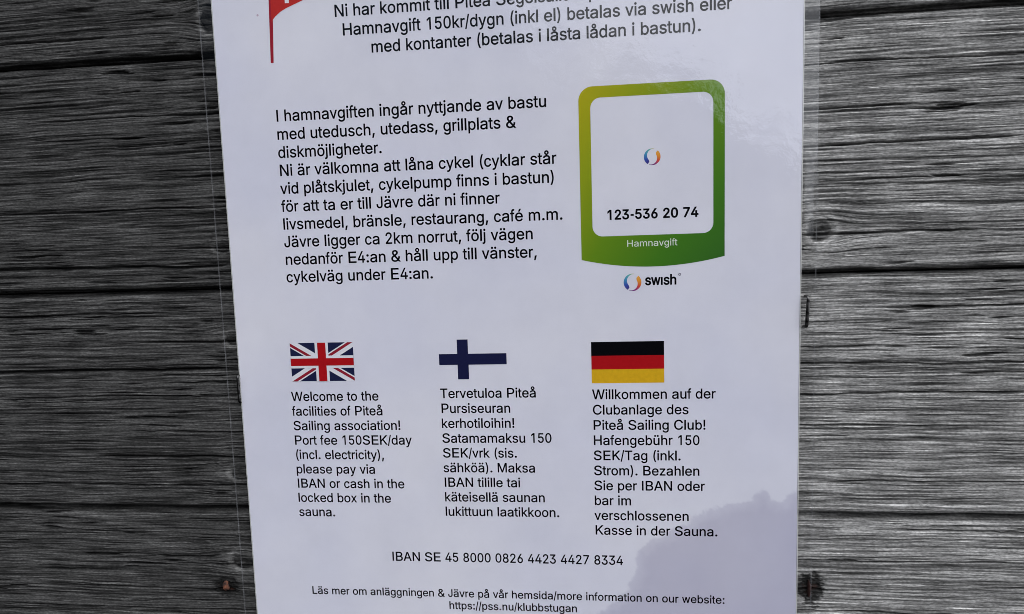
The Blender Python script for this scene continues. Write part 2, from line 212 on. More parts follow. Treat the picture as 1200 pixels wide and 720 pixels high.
p 69 -203,69 519,147 519,147 437,155 437,162 448,170 460,180 473,192 486,207 499,225 510,246 519,271 525,300 527,340 523,377 511,410 493,439 468,464 437,484 400,499 358,508 310,511 258,508 206,499 158,485 116,465 78,440 47,410 22,377 4,340 -8,301 -12,272 -10,247 -4,226 5,208 17,193 29,181 43,170 56,162 69,155 80,149 80,149 -203|289 64,318 67,343 75,366 90,385 109,401 132,414 160,423 190,428 223,430 259,428 294,423 327,414 357,402 384,386 407,367 426,344 440,318 448,289 451,259 449,234 440,211 427,192 409,176 386,164 360,155 329,149 296,148 259,149 222,155 188,164 157,177 130,192 107,212 89,234 75,260 67
r 68 0,68 519,143 519,143 439,148 439,160 464,175 485,196 502,220 516,246 524,274 527,280 527,287 527,295 527,302 526,308 526,313 526,313 441,309 442,304 443,295 444,286 445,276 445,266 446,244 444,223 439,204 430,188 419,173 405,162 388,153 369,148 347,146 324,146 0
s 249 -12,215 -10,183 -4,154 5,127 17,104 33,85 52,69 74,57 100,49 129,129 146,138 120,152 99,170 82,193 71,219 64,248 62,282 65,311 72,335 85,353 102,364 120,367 141,365 158,359 173,348 186,333 197,314 205,290 212,204 233,161 246,126 263,99 285,80 310,68 340,64 375,67 403,75 430,89 454,108 475,131 492,158 507,188 518,221 524,256 527,290 525,321 519,348 510,372 497,392 482,409 464,424 444,435 421,444 397,367 379,359 398,348 416,332 432,313 445,287 452,257 455,227 453,202 445,179 434,162 418,152 400,149 379,151 361,158 346,170 333,186 322,208 313,235 305,314 286,358 273,393 256,420 235,439 209,450 179,454 146,451 116,442 89,428 64,409 43,385 24,356 9,324 -2,288 -9
t 249 519,249 448,8 448,8 519|79 659,154 659,154 134,155 113,159 96,166 84,176 75,190 70,208 68,213 68,220 69,226 70,234 71,240 72,247 73,260 2,253 0,244 -2,235 -4,225 -5,215 -6,206 -6,169 -2,138 10,112 29,94 56,83 88,79 127
u 247 -7,214 -5,184 3,156 15,131 32,111 54,94 80,81 112,74 149,71 190,71 519,154 519,154 197,158 160,168 128,186 103,209 84,238 72,271 69,295 70,317 76,338 85,356 97,371 113,384 132,394 155,399 180,401 209,401 519,484 519,484 0,404 0,404 126,417 126,398 82,376 48,349 23,318 6,284 -4
v 209 0,22 519,108 519,212 212,223 181,232 150,240 119,248 88,256 58,264 28,236 28,245 58,253 88,261 119,269 150,278 181,288 212,392 519,477 519,291 0
w 175 0,29 519,111 519,170 292,178 260,187 225,196 187,205 146,214 103,223 57,210 57,219 101,227 144,236 184,245 222,254 258,263 292,321 519,403 519,460 292,469 259,477 223,486 186,495 145,503 102,512 57,498 57,507 102,517 145,526 185,535 223,544 259,552 292,611 519,693 519,547 0,469 0,406 235,400 259,394 283,388 308,382 333,376 358,370 384,364 409,358 436,352 462,370 462,364 436,358 410,352 384,346 358,340 332,334 307,328 283,322 259,316 235,253 0
x 28 0,226 299,226 234,38 519,132 519,195 418,210 393,224 370,237 347,249 324,261 303,274 282,232 282,244 303,256 324,267 347,279 370,293 393,308 418,372 519,464 519,275 231,275 293,472 0,379 0,305 117,290 141,276 164,264 186,252 208,240 228,228 249,270 249,258 228,247 208,236 186,224 164,211 141,196 117,121 0
y 61 -197,79 -122,92 -124,106 -127,120 -128,133 -126,145 -122,157 -115,167 -105,177 -91,186 -73,193 -50,209 -2,22 519,108 519,212 212,223 181,232 150,240 119,248 88,256 58,264 28,236 28,244 58,252 88,260 119,268 150,278 181,288 212,392 519,477 519,262 -82,252 -109,240 -132,227 -152,212 -169,196 -182,179 -193,160 -200,140 -205,118 -206,105 -206,93 -205,83 -203,74 -201,67 -199
z 55 0,55 63,334 437,334 442,63 442,63 519,437 519,437 453,166 82,166 77,445 77,445 0
ä 228 -12,195 -10,164 -4,135 7,109 21,86 39,68 61,54 86,46 115,43 148,45 176,52 200,62 220,75 237,92 252,111 264,132 274,155 282,179 288,204 293,229 297,255 301,285 305,311 308,334 310,352 313,367 317,379 321,387 328,392 337,394 349,394 351,392 372,388 390,381 406,371 420,358 431,343 441,324 447,303 451,279 453,255 451,233 447,213 441,196 433,181 423,168 412,158 400,149 387,143 375,59 398,73 428,91 453,112 473,136 490,162 504,190 514,219 521,248 525,277 527,297 526,319 523,341 519,364 513,387 504,408 493,428 479,446 460,460 438,472 412,479 380,481 344,481 0,395 0,395 71,389 71,382 59,372 46,360 34,345 22,328 11,308 1,284 -6,258 -11|243 62,274 64,302 70,326 80,346 94,363 109,376 128,386 147,392 168,394 189,394 260,389 256,381 252,371 249,358 246,345 243,330 241,315 238,301 236,286 234,272 233,261 231,251 230,230 227,211 222,192 217,175 210,160 201,148 191,139 178,133 162,131 143,133 127,138 112,146 99,156 88,170 79,185 71,203 66,222 63|373 616,358 618,344 624,332 634,323 646,317 661,315 677,317 693,323 708,332 720,344 730,358 736,373 738,388 736,402 730,414 720,423 708,429 693,431 677,429 661,423 646,414 634,402 624,388 618|168 616,153 618,139 624,127 634,117 646,112 661,110 677,112 693,117 708,127 720,139 730,153 736,168 738,183 736,196 730,209 720,218 708,223 693,225 677,223 661,218 646,209 634,196 624,183 618
å 228 -12,195 -10,164 -4,135 7,109 21,86 39,68 61,54 86,46 115,43 148,45 176,52 200,62 220,75 237,92 252,111 264,132 274,155 282,179 288,204 293,229 297,255 301,285 305,311 308,334 310,352 313,367 317,379 321,387 328,392 337,394 349,394 351,392 372,388 390,381 406,371 420,358 431,343 441,324 447,303 451,279 453,255 451,233 447,213 441,196 433,181 423,168 412,158 400,149 387,143 375,59 398,73 428,91 453,112 473,136 490,162 504,190 514,219 521,248 525,277 527,297 526,319 523,341 519,364 513,387 504,408 493,428 479,446 460,460 438,472 412,479 380,481 344,481 0,395 0,395 71,389 71,382 59,372 46,360 34,345 22,328 11,308 1,284 -6,258 -11|243 62,274 64,302 70,326 80,346 94,363 109,376 128,386 147,392 168,394 189,394 260,389 256,381 252,371 249,358 246,345 243,330 241,315 238,301 236,286 234,272 233,261 231,251 230,230 227,211 222,192 217,175 210,160 201,148 191,139 178,133 162,131 143,133 127,138 112,146 99,156 88,170 79,185 71,203 66,222 63|270 557,248 559,227 565,207 575,189 588,173 603,160 622,151 642,145 664,143 687,145 710,151 732,160 752,173 770,189 786,207 799,227 808,248 814,270 816,293 814,314 808,334 799,352 786,367 770,380 752,390 732,396 710,397 687,396 664,390 642,380 622,367 603,352 588,334 575,314 565,293 559|270 622,286 625,301 631,313 641,323 655,329 670,331 687,329 704,323 719,313 732,301 743,286 749,270 751,254 749,240 743,228 732,218 719,212 704,210 687,212 670,218 655,228 641,240 631,254 625
é 292 -12,243 -8,200 4,161 22,127 48,99 79,77 116,60 158,50 205,47 256,50 307,60 354,76 396,98 434,126 466,158 492,196 511,237 523,282 527,311 525,339 520,366 512,392 500,417 485,439 466,460 444,477 417,492 386,502 350,509 310,511 265,511 232,103 232,103 302,465 302,426 277,424 309,419 340,410 367,397 392,381 412,361 429,338 442,312 449,282 452,252 449,225 442,201 429,181 412,164 392,150 369,140 343,134 317,132 289,132 243,134 207,141 174,152 145,167 121,186 100,208 84,233 72,261 65,292 63,313 64,332 67,349 72,365 79,380 88,393 100,404 113,413 128,421 144,502 124,493 99,479 75,461 54,440 35,416 19,389 6,359 -4,327 -10|243 594,309 747,403 747,313 594
ö 278 -12,233 -8,193 4,156 22,124 48,97 79,75 116,59 159,49 205,46 256,49 308,59 356,75 398,97 436,124 467,156 492,193 511,233 523,278 527,322 523,363 511,400 492,432 467,459 436,481 398,497 356,507 308,510 256,507 205,497 159,481 116,459 79,432 48,400 22,363 4,322 -8|278 64,310 66,338 75,362 90,382 110,399 133,411 161,420 191,426 223,428 256,426 290,420 323,411 353,399 381,382 405,362 424,338 439,310 448,278 451,246 448,218 439,194 424,174 405,158 381,145 353,136 323,131 291,129 256,131 223,136 191,145 161,158 133,174 110,194 90,218 75,246 66|374 616,360 618,347 624,336 634,327 646,321 661,320 677,321 693,327 708,336 720,347 730,360 736,374 738,388 736,401 730,412 720,421 708,426 693,428 677,426 661,421 646,412 634,401 624,388 618|182 616,167 618,154 624,143 634,134 646,129 661,127 677,129 693,134 708,143 720,154 730,167 736,182 738,196 736,208 730,220 720,228 708,234 693,235 677,234 661,228 646,220 634,208 624,196 618
ü 247 -7,214 -5,184 3,156 15,131 32,111 54,94 80,81 112,74 149,71 190,71 519,154 519,154 197,158 160,168 128,186 103,209 84,238 72,271 69,295 70,317 76,338 85,356 97,371 113,384 132,394 155,399 180,401 209,401 519,484 519,484 0,404 0,404 126,417 126,398 82,376 48,349 23,318 6,284 -4|375 616,361 618,348 624,337 634,328 646,322 661,320 677,322 693,328 708,337 720,348 730,361 736,375 738,390 736,403 730,414 720,423 708,428 693,430 677,428 661,423 646,414 634,403 624,390 618|181 616,166 618,153 624,142 634,133 646,127 661,125 677,127 693,133 708,142 720,153 730,166 736,181 738,195 736,208 730,219 720,228 708,233 693,235 677,233 661,228 646,219 634,208 624,195 618
ı 70 0,70 519,151 519,151 0
"""

# ------------------------------------------------------------------ the boarded wall
wm, t, p = new_mat('weathered_board_wood')
def node(kind, **kw):
    n = t.nodes.new(kind)
    for k, v in kw.items(): setattr(n, k, v)
    return n
a_t = node('ShaderNodeAttribute', attribute_name='tone'); a_r = node('ShaderNodeAttribute', attribute_name='rust')
c = node('ShaderNodeTexCoord'); mp = node('ShaderNodeMapping'); mp.inputs['Scale'].default_value = (60, 60, 2600)
t.links.new(c.outputs['Object'], mp.inputs['Vector'])
fib = node('ShaderNodeTexNoise'); fib.inputs['Scale'].default_value = 1.0; fib.inputs['Detail'].default_value = 4
t.links.new(mp.outputs[0], fib.inputs['Vector'])
mp2 = node('ShaderNodeMapping'); mp2.inputs['Scale'].default_value = (900, 900, 2500)
t.links.new(c.outputs['Object'], mp2.inputs['Vector'])
spk = node('ShaderNodeTexNoise'); spk.inputs['Scale'].default_value = 1.0; spk.inputs['Detail'].default_value = 3
t.links.new(mp2.outputs[0], spk.inputs['Vector'])
f1 = node('ShaderNodeMapRange'); f1.inputs['From Min'].default_value = 0.3; f1.inputs['From Max'].default_value = 0.7
f1.inputs['To Min'].default_value = 0.40; f1.inputs['To Max'].default_value = 1.65
t.links.new(fib.outputs['Fac'], f1.inputs['Value'])
f2 = node('ShaderNodeMapRange'); f2.inputs['From Min'].default_value = 0.3; f2.inputs['From Max'].default_value = 0.7
f2.inputs['To Min'].default_value = 0.6; f2.inputs['To Max'].default_value = 1.4
t.links.new(spk.outputs['Fac'], f2.inputs['Value'])
tone = math_node('MULTIPLY', math_node('MULTIPLY', a_t.outputs['Fac'], f1.outputs[0], tree=t), f2.outputs[0], tree=t)
grey = node('ShaderNodeMix', data_type='RGBA', blend_type='MULTIPLY'); grey.inputs['Factor'].default_value = 1
cmb = node('ShaderNodeCombineColor')
for i in range(3): t.links.new(tone, cmb.inputs[i])
t.links.new(cmb.outputs[0], grey.inputs['A']); grey.inputs['B'].default_value = (1.0, 0.975, 0.925, 1)
rmix = node('ShaderNodeMix', data_type='RGBA'); t.links.new(a_r.outputs['Fac'], rmix.inputs['Factor'])
t.links.new(grey.outputs['Result'], rmix.inputs['A']); rmix.inputs['B'].default_value = (0.045, 0.016, 0.010, 1)
t.links.new(rmix.outputs['Result'], p.inputs['Base Color'])
p.inputs['Roughness'].default_value = 0.85; p.inputs['Specular IOR Level'].default_value = 0.08
bmp = node('ShaderNodeBump'); bmp.inputs['Strength'].default_value = 0.6; bmp.inputs['Distance'].default_value = 0.0002
t.links.new(math_node('ADD', fib.outputs['Fac'], math_node('MULTIPLY', spk.outputs['Fac'], 0.5, tree=t), tree=t), bmp.inputs['Height'])
t.links.new(bmp.outputs[0], p.inputs['Normal'])

KNOTS = [  # X, Y, half width, half height, strength
    (-4.15, -6.7, 0.55, 0.75, 1.0), (-4.1, 14.05, 0.5, 0.42, 0.9), (-4.5, 29.7, 0.85, 0.6, 1.0),
    (-4.3, 23.4, 0.7, 0.45, 0.7), (-4.35, 7.9, 0.55, 0.35, 0.8), (33.75, 8.0, 0.7, 0.7, 1.0),]
CRACKS = [  # X start, X end, Y, half width, depth in mm
    (-30, -3.0, 9.06, 0.10, 1.6), (-12, -2, 14.25, 0.07, 1.2), (-26, -3.2, 16.15, 0.10, 1.4), (-9, 2, 7.95, 0.05, 0.9),
    (-22, -2, 18.0, 0.05, 0.8), (-16, 0, 22.2, 0.07, 1.0), (-28, -1, 24.3, 0.05, 0.8), (-11, 0, 30.0, 0.05, 0.9),
    (-20, -4, 31.9, 0.05, 0.9), (-24, -2, 5.2, 0.05, 0.7), (-9, 1, 3.2, 0.06, 0.9), (-18, 0, -0.8, 0.05, 0.8),
    (-13, 0, 20.5, 0.04, 0.7), (-10, 0, 28.0, 0.04, 0.7), (-8, 0, 12.6, 0.04, 0.7), (-25, 0, 33.4, 0.05, 0.8),
    (30, 46, 3.05, 0.07, 1.2), (30, 40, 0.9, 0.05, 0.8), (31, 44, 8.35, 0.09, 1.2), (30, 48, 16.3, 0.07, 1.2),
    (31, 39, 15.2, 0.05, 0.8), (30, 47, 18.2, 0.06, 1.0), (32, 45, 5.2, 0.05, 0.7), (30, 43, 20.2, 0.05, 0.7),
    (31, 48, 29.0, 0.04, 0.6), (30, 44, 32.4, 0.07, 0.9), (30, 50, -1.6, 0.05, 0.8), (33, 50, 23.8, 0.05, 0.6),
    (36, 50, 12.9, 0.07, 1.0), (-24, -8, 12.2, 0.06, 1.0), (-26, -10, -6.0, 0.06, 1.0), (37, 52, 26.9, 0.05, 0.8)]
NAILS = [(-6.05, 31.65), (33.38, 30.85)]

def board_relief(X, Y, seed, y0, y1):
    """height (mm, <= 0), tone (albedo) and rust of the weathered surface at sheet position X, Y"""
    ctr = (y0 + y1) / 2
    Yw = Y + 0.55 * (fbm(X * 0.045 + seed * 7, Y * 0.13 + seed, 3) - 0.5) + 0.12 * (fbm(X * 0.35 + seed, Y * 0.6, 2) - 0.5)
    knot_h = np.zeros_like(X); core = np.zeros_like(X); halo = np.zeros_like(X)
    for kx, ky, ka, kb, ks in KNOTS:
        if not (y0 - 2 < ky < y1 + 2): continue
        dx = (X - kx); dy = (Y - ky)
        r = np.sqrt((dx / ka) ** 2 + (dy / kb) ** 2) + 0.25 * (fbm(X * 2.2, Y * 2.2, 3) - 0.5)
        Yw = Yw - dy * 0.8 * ks * np.exp(-(dx / (ka * 2.6)) ** 2 - (dy / (kb * 1.7)) ** 2)
        m = ks * (1 - sstep(0.75, 1.1, r))
        core = np.maximum(core, m); halo = np.maximum(halo, ks * np.exp(-((r - 1.35) / 0.28) ** 2))
        knot_h = knot_h + ks * (0.16 * np.sin(r * 17 + kx) * (1 - sstep(0.9, 1.3, r))
                                - 0.9 * np.exp(-((r - 1.05) / 0.16) ** 2) - 0.7 * np.exp(-(r / 0.28) ** 2))
    n1 = fbm(X * 0.05 + seed * 3.1, Yw * 1.7, 3); n2 = vnoise(X * 0.10 + seed, Yw * 4.2 + 31)
    n3 = fbm(X * 0.25 + seed * 5, Yw * 12.0, 2); n4 = vnoise(X * 0.5, Yw * 21 + seed)
    n5 = 1 - np.abs(2 * fbm(X * 0.45 + seed, Yw * 20 + 3, 2) - 1)
    ridge = 1 - np.abs(2 * n2 - 1)
    ridge3 = 1 - np.abs(2 * n3 - 1)
    h = -0.30 * (1 - n1) - 0.42 * (1 - ridge) ** 1.5 - 0.32 * (1 - ridge3) - 0.14 * n4 - 0.14 * (1 - n5)
    h = h * (1 - 0.6 * core) + knot_h * 0.55
    crack = np.zeros_like(X)
    for i, (x0, x1, yc, w, dep) in enumerate(CRACKS):
        if not (y0 - 1 < yc < y1 + 1): continue
        yy = yc + 0.30 * (fbm(X * 0.16 + 3.7 * i, X * 0 + i, 3) - 0.5) + 0.05 * (vnoise(X * 1.7, X * 0 + i) - 0.5)
        ends = sstep(x0, x0 + 2.5, X) * (1 - sstep(x1 - 2.5, x1, X))
        ww = w * (0.5 + 0.9 * vnoise(X * 0.6 + i, X * 0 + 5.5)) * np.maximum(ends, 1e-3)
        g = np.exp(-((Y - yy) / ww) ** 2) * ends
        crack = np.maximum(crack, g)
        h = h - dep * 0.8 * g + 0.10 * ends * np.exp(-((Y - yy - 2.2 * ww) / (ww * 1.6)) ** 2)
    # rounded, ragged long edges
    e0 = y0 + 0.03 + 0.16 * fbm(X * 0.3 + seed, X * 0 + 2, 3); e1 = y1 - 0.03 - 0.16 * fbm(X * 0.3 + seed, X * 0 + 8, 3)
    edge = np.minimum(Y - e0, e1 - Y)
    h = h - 0.9 * (1 - sstep(-0.05, 0.30, edge)) - 1.6 * (1 - sstep(-0.12, 0.06, edge))
    rust = np.zeros_like(X); stainn = np.zeros_like(X)
    for i, (nx, ny) in enumerate(NAILS):
        r = np.sqrt(((X - nx) / (1.15, 1.05)[i]) ** 2 + ((Y - ny) / (0.95, 1.45)[i]) ** 2) + 1.35 * (fbm(X * 1.9 + Y * 1.3 + 40, Y * 2.3 - X * 1.5, 6, 0.7) - 0.5)
        h = h - 0.8 * np.exp(-(r / 0.45) ** 2) - 0.35 * (1 - sstep(0.55, 1.0, r)) * fbm(X * 5, Y * 6, 2)
        stainn = np.maximum(stainn, (1 - sstep((0.35, 0.62)[i], (1.1, 0.95)[i], r)) * (0.85, 1.0)[i]); rust = np.maximum(rust, (0.75, 0.55)[i] * (1 - sstep(0.05, 0.42, r)) * sstep(0.35, 0.6, fbm(X * 4, Y * 4 + 7, 3)))
    # silver-grey bleaching: this wall is much paler towards its right-hand side
    pale = sstep(2.0, 28.0, X + 5 * (fbm(X * 0.07, Y * 0.25 + seed, 2) - 0.5))
    pale = pale * (0.80 + 0.40 * fbm(X * 0.15, Y * 0.5 + 3, 3))
    base = 0.0075 * (1 - pale) + 0.050 * pale
    hi = 0.072 * (1 - pale) + 0.30 * pale
    k = np.clip(0.25 + 1.0 * (ridge3 - 0.45) + 0.65 * (n1 - 0.5) + 0.55 * (ridge - 0.5) + 0.7 * (n5 - 0.45) + 0.45 * (n4 - 0.5), 0, 1) ** 1.55
    tone = base + (hi - base) * k
    # short open checks along the grain and paler raised fibres between them
    chk = sstep(0.66, 0.78, fbm(X * 0.33 + seed * 9, Yw * 6.5 + 11, 3)) * sstep(0.45, 0.62, fbm(X * 0.12 + 4, Y * 0.5 + seed, 2))
    fibre = sstep(0.62, 0.80, fbm(X * 0.28 + 23, Yw * 17 + seed, 3))
    h = h - 0.9 * chk + 0.10 * fibre
    tone = tone * (1 - 0.85 * chk) * (1 + 0.75 * fibre)
    tone = tone * (0.75 + 0.5 * fbm(X * 0.4 + 9, Y * 1.2, 3))
    tone = (tone * (1 + 0.7 * halo) + 0.05 * halo * fbm(X * 3, Y * 5, 3)) * (1 - 0.5 * core) * (1 - 0.85 * crack) * (1 - 0.90 * stainn)
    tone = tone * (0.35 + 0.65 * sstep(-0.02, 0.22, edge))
    return np.minimum(h, 0.05), tone, rust * stainn

EDGES = [-50.05, -34.85, -19.65, -4.45, 10.70, 26.02, 41.2, 56.4, 71.6]
cols = np.concatenate([np.arange(-110, -27, 2.0), np.arange(-27, -1.5, 0.10), np.arange(-1.5, 30.5, 0.8),
                       np.arange(30.5, 50, 0.10), np.arange(50, 141, 2.0)])
wall = empty('wooden_wall', W(14.4, 71.6))
tag(wall, 'weathered grey wooden wall of wide horizontal boards behind the notice', 'wall', kind='thing')
for i in range(len(EDGES) - 1):
    y0, y1 = EDGES[i] + 0.055, EDGES[i + 1] - 0.055
    fine = 2 <= i <= 5
    if fine:
        rows = np.arange(y0, y1, 0.04)
        cc = cols
    else:
        rows = np.arange(y0, y1, 0.4); cc = np.arange(-110, 141, 1.5)
    rows = np.concatenate([[y0, y0], rows[1:], [y1, y1]])
    X, Y = np.meshgrid(cc, rows)
    h, tone, rust = board_relief(X, Y, i * 1.37 + 0.5, y0, y1)
    P = np.stack([(X - XC) * U, -h * 0.0012, ZC - (Y - YC) * U], -1)
    P[0, :, 1] = 0.020; P[-1, :, 1] = 0.020         # board edges run back into the wall
    me = grid_mesh('board', P, True)
    attr(me, 'tone', tone); attr(me, 'rust', rust)
    link('board', me, wm, wall)
# battens the boards are nailed to; they close the dark joints
bm = bmesh.new()
for x in (-95, -50, -12, 14, 42, 80, 125):
    r = bmesh.ops.create_cube(bm, size=1.0, matrix=Matrix.Translation(((x - XC) * U, 0.0435, ZC - (10.7 - YC) * U)) @ Matrix.Diagonal((0.045, 0.045, 0.66, 1)))
bmesh.ops.bevel(bm, geom=bm.edges[:], offset=0.002, segments=1, affect='EDGES')
me = bpy.data.meshes.new('batten'); bm.to_mesh(me); bm.free()
DARK_WOOD = plain('dark_batten_wood', (0.02, 0.018, 0.016), 0.9)
link('batten', me, DARK_WOOD, wall)
me = grid_mesh('wall_lining', np.stack([np.array([[(x - XC) * U for x in (-109, 140)]] * 2), np.full((2, 2), 0.0665),
     np.array([[ZC - (y - YC) * U] * 2 for y in (-49.8, 71.4)])], -1), False)
link('wall_lining', me, plain('tarred_paper', (0.012, 0.012, 0.012), 0.95), wall)

# ------------------------------------------------------------------ the notice: paper, film and print
notice = empty('laminated_notice', W(14.4, 37.6, 0.0))
tag(notice, 'white laminated harbour notice with black text and three flags on weathered boards', 'notice')
PX0, PX1, PY0, PY1 = -3.70, 32.52, -14.5, 36.7
D_PAPER, D_INK, D_FILM = 0.0005, 0.00053, 0.00078
def swell(X, Y):                            # the sheet is not perfectly flat on the boards (metres)
    return 0.0004 * (fbm(X * 0.07 + 3, Y * 0.06 + 8, 2) - 0.5)

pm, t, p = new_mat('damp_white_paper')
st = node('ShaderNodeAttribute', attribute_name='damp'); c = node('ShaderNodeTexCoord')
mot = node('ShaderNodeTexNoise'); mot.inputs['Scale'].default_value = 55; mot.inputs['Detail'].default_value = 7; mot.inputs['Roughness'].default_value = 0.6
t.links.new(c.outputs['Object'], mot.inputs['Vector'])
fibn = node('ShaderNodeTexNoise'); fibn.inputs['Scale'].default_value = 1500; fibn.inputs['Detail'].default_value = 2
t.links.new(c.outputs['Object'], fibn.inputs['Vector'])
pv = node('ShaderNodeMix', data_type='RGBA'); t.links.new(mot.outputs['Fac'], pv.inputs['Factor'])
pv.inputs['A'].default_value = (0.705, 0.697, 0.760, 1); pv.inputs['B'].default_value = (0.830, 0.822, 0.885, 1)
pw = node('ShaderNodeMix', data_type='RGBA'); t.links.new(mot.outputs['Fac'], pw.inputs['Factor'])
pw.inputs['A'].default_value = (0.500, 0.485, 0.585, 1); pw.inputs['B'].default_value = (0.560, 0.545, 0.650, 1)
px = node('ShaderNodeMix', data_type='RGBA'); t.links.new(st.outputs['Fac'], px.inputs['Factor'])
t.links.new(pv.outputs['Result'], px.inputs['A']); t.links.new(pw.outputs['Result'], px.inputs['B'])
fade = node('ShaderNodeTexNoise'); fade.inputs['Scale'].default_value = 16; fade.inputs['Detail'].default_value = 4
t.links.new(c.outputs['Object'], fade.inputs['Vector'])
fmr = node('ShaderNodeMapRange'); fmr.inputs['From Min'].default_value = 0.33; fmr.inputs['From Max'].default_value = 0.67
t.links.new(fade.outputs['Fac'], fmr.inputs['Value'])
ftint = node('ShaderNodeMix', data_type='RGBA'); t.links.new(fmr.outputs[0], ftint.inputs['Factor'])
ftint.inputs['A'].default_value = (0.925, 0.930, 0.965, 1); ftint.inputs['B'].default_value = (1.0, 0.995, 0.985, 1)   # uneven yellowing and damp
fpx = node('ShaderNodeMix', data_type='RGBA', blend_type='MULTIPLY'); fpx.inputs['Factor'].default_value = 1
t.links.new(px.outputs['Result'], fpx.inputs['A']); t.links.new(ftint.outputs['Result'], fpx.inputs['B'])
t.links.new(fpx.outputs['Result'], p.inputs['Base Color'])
p.inputs['Roughness'].default_value = 0.85; p.inputs['Specular IOR Level'].default_value = 0.1
bmp = node('ShaderNodeBump'); bmp.inputs['Strength'].default_value = 0.15; bmp.inputs['Distance'].default_value = 0.00005
t.links.new(fibn.outputs['Fac'], bmp.inputs['Height']); t.links.new(bmp.outputs[0], p.inputs['Normal'])

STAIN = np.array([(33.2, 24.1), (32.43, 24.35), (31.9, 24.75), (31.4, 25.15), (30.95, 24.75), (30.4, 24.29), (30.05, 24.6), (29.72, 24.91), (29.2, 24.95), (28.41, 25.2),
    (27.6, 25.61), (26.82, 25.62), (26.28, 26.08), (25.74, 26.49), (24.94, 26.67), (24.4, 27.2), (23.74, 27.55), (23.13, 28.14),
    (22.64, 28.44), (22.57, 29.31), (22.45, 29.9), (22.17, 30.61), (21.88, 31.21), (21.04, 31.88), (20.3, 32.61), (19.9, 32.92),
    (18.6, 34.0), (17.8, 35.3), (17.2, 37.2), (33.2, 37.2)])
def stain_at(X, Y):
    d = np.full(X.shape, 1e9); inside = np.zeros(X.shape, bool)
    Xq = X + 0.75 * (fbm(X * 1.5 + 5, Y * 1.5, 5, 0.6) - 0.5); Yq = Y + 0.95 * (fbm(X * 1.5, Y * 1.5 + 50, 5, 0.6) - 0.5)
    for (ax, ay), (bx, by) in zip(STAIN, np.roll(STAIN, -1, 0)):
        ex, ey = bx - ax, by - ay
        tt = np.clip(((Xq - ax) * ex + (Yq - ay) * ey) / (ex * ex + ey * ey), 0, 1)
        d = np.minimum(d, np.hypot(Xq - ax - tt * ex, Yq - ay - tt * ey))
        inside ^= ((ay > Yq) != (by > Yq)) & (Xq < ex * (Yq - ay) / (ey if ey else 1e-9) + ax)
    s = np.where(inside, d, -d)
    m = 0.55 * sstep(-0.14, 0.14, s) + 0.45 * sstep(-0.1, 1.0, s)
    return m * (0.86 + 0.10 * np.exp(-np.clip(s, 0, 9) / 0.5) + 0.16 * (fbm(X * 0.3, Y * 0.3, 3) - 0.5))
gx = np.concatenate([np.arange(PX0, 16, 0.5), np.arange(16, PX1, 0.07), [PX1]])
gy = np.concatenate([np.arange(PY0, 23, 0.5), np.arange(23, PY1, 0.07), [PY1]])
gx = np.concatenate([[PX0], gx, [PX1]]); gy = np.concatenate([[PY0], gy, [PY1]])
X, Y = np.meshgrid(gx, gy)
D = D_PAPER + swell(X, Y)
D[0] -= 0.0002; D[-1] -= 0.0002; D[1:-1, 0] -= 0.0002; D[1:-1, -1] -= 0.0002     # cut edge of the sheet
P = np.stack([(X - XC) * U, -D, ZC - (Y - YC) * U], -1)
me = grid_mesh('paper_sheet', P, False)
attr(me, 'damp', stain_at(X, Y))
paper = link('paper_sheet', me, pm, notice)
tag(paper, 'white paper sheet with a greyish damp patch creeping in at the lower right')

# clear laminating film: covers the sheet and runs on past its edges over the boards
fm, t, p = new_mat('clear_film'); t.nodes.remove(p)
fo = t.nodes['Material Output']; gl = node('ShaderNodeBsdfGlossy'); gl.inputs['Roughness'].default_value = 0.02
gl.inputs['Color'].default_value = (1, 1, 1, 1); tr = node('ShaderNodeBsdfTransparent'); tr.inputs['Color'].default_value = (1, 1, 1, 1)
geo = node('ShaderNodeNewGeometry'); dt = node('ShaderNodeVectorMath', operation='DOT_PRODUCT')
t.links.new(geo.outputs['Incoming'], dt.inputs[0]); t.links.new(geo.outputs['Normal'], dt.inputs[1])
graze = math_node('POWER', math_node('SUBTRACT', 1.0, math_node('ABSOLUTE', dt.outputs['Value'], tree=t), tree=t), 5.0, tree=t)
refl = math_node('ADD', math_node('MULTIPLY', graze, 0.9, tree=t), 0.040, tree=t)     # thin sheet: same from both sides
ms = node('ShaderNodeMixShader'); t.links.new(refl, ms.inputs[0]); t.links.new(tr.outputs[0], ms.inputs[1]); t.links.new(gl.outputs[0], ms.inputs[2])
c = node('ShaderNodeTexCoord'); w1 = node('ShaderNodeTexNoise'); w1.inputs['Scale'].default_value = 70; w1.inputs['Detail'].default_value = 5
t.links.new(c.outputs['Object'], w1.inputs['Vector'])
bmp = node('ShaderNodeBump'); bmp.inputs['Strength'].default_value = 0.5; bmp.inputs['Distance'].default_value = 0.0004
t.links.new(w1.outputs['Fac'], bmp.inputs['Height']); t.links.new(bmp.outputs[0], gl.inputs['Normal']); t.links.new(ms.outputs[0], fo.inputs['Surface'])
FX0, FX1, FY0, FY1 = -4.62, 33.42, -15.4, 37.6
gx = np.concatenate([np.linspace(FX0, PX0 - 0.1, 8), np.linspace(PX0, PX1, 110), np.linspace(PX1 + 0.1, FX1, 8)])
gy = np.linspace(FY0, FY1, 150)
X, Y = np.meshgrid(gx, gy)
D = D_FILM + swell(X, Y)
marg = np.maximum(np.maximum(PX0 - X, X - PX1), 0) / 0.9
D = D - 0.00025 * sstep(0, 1.0, marg) + 0.0001 * marg * fbm(X * 0.8, Y * 0.35, 3)
P = np.stack([(X - XC) * U, -D, ZC - (Y - YC) * U], -1)
film = link('clear_film', grid_mesh('clear_film', P, True), fm, notice)
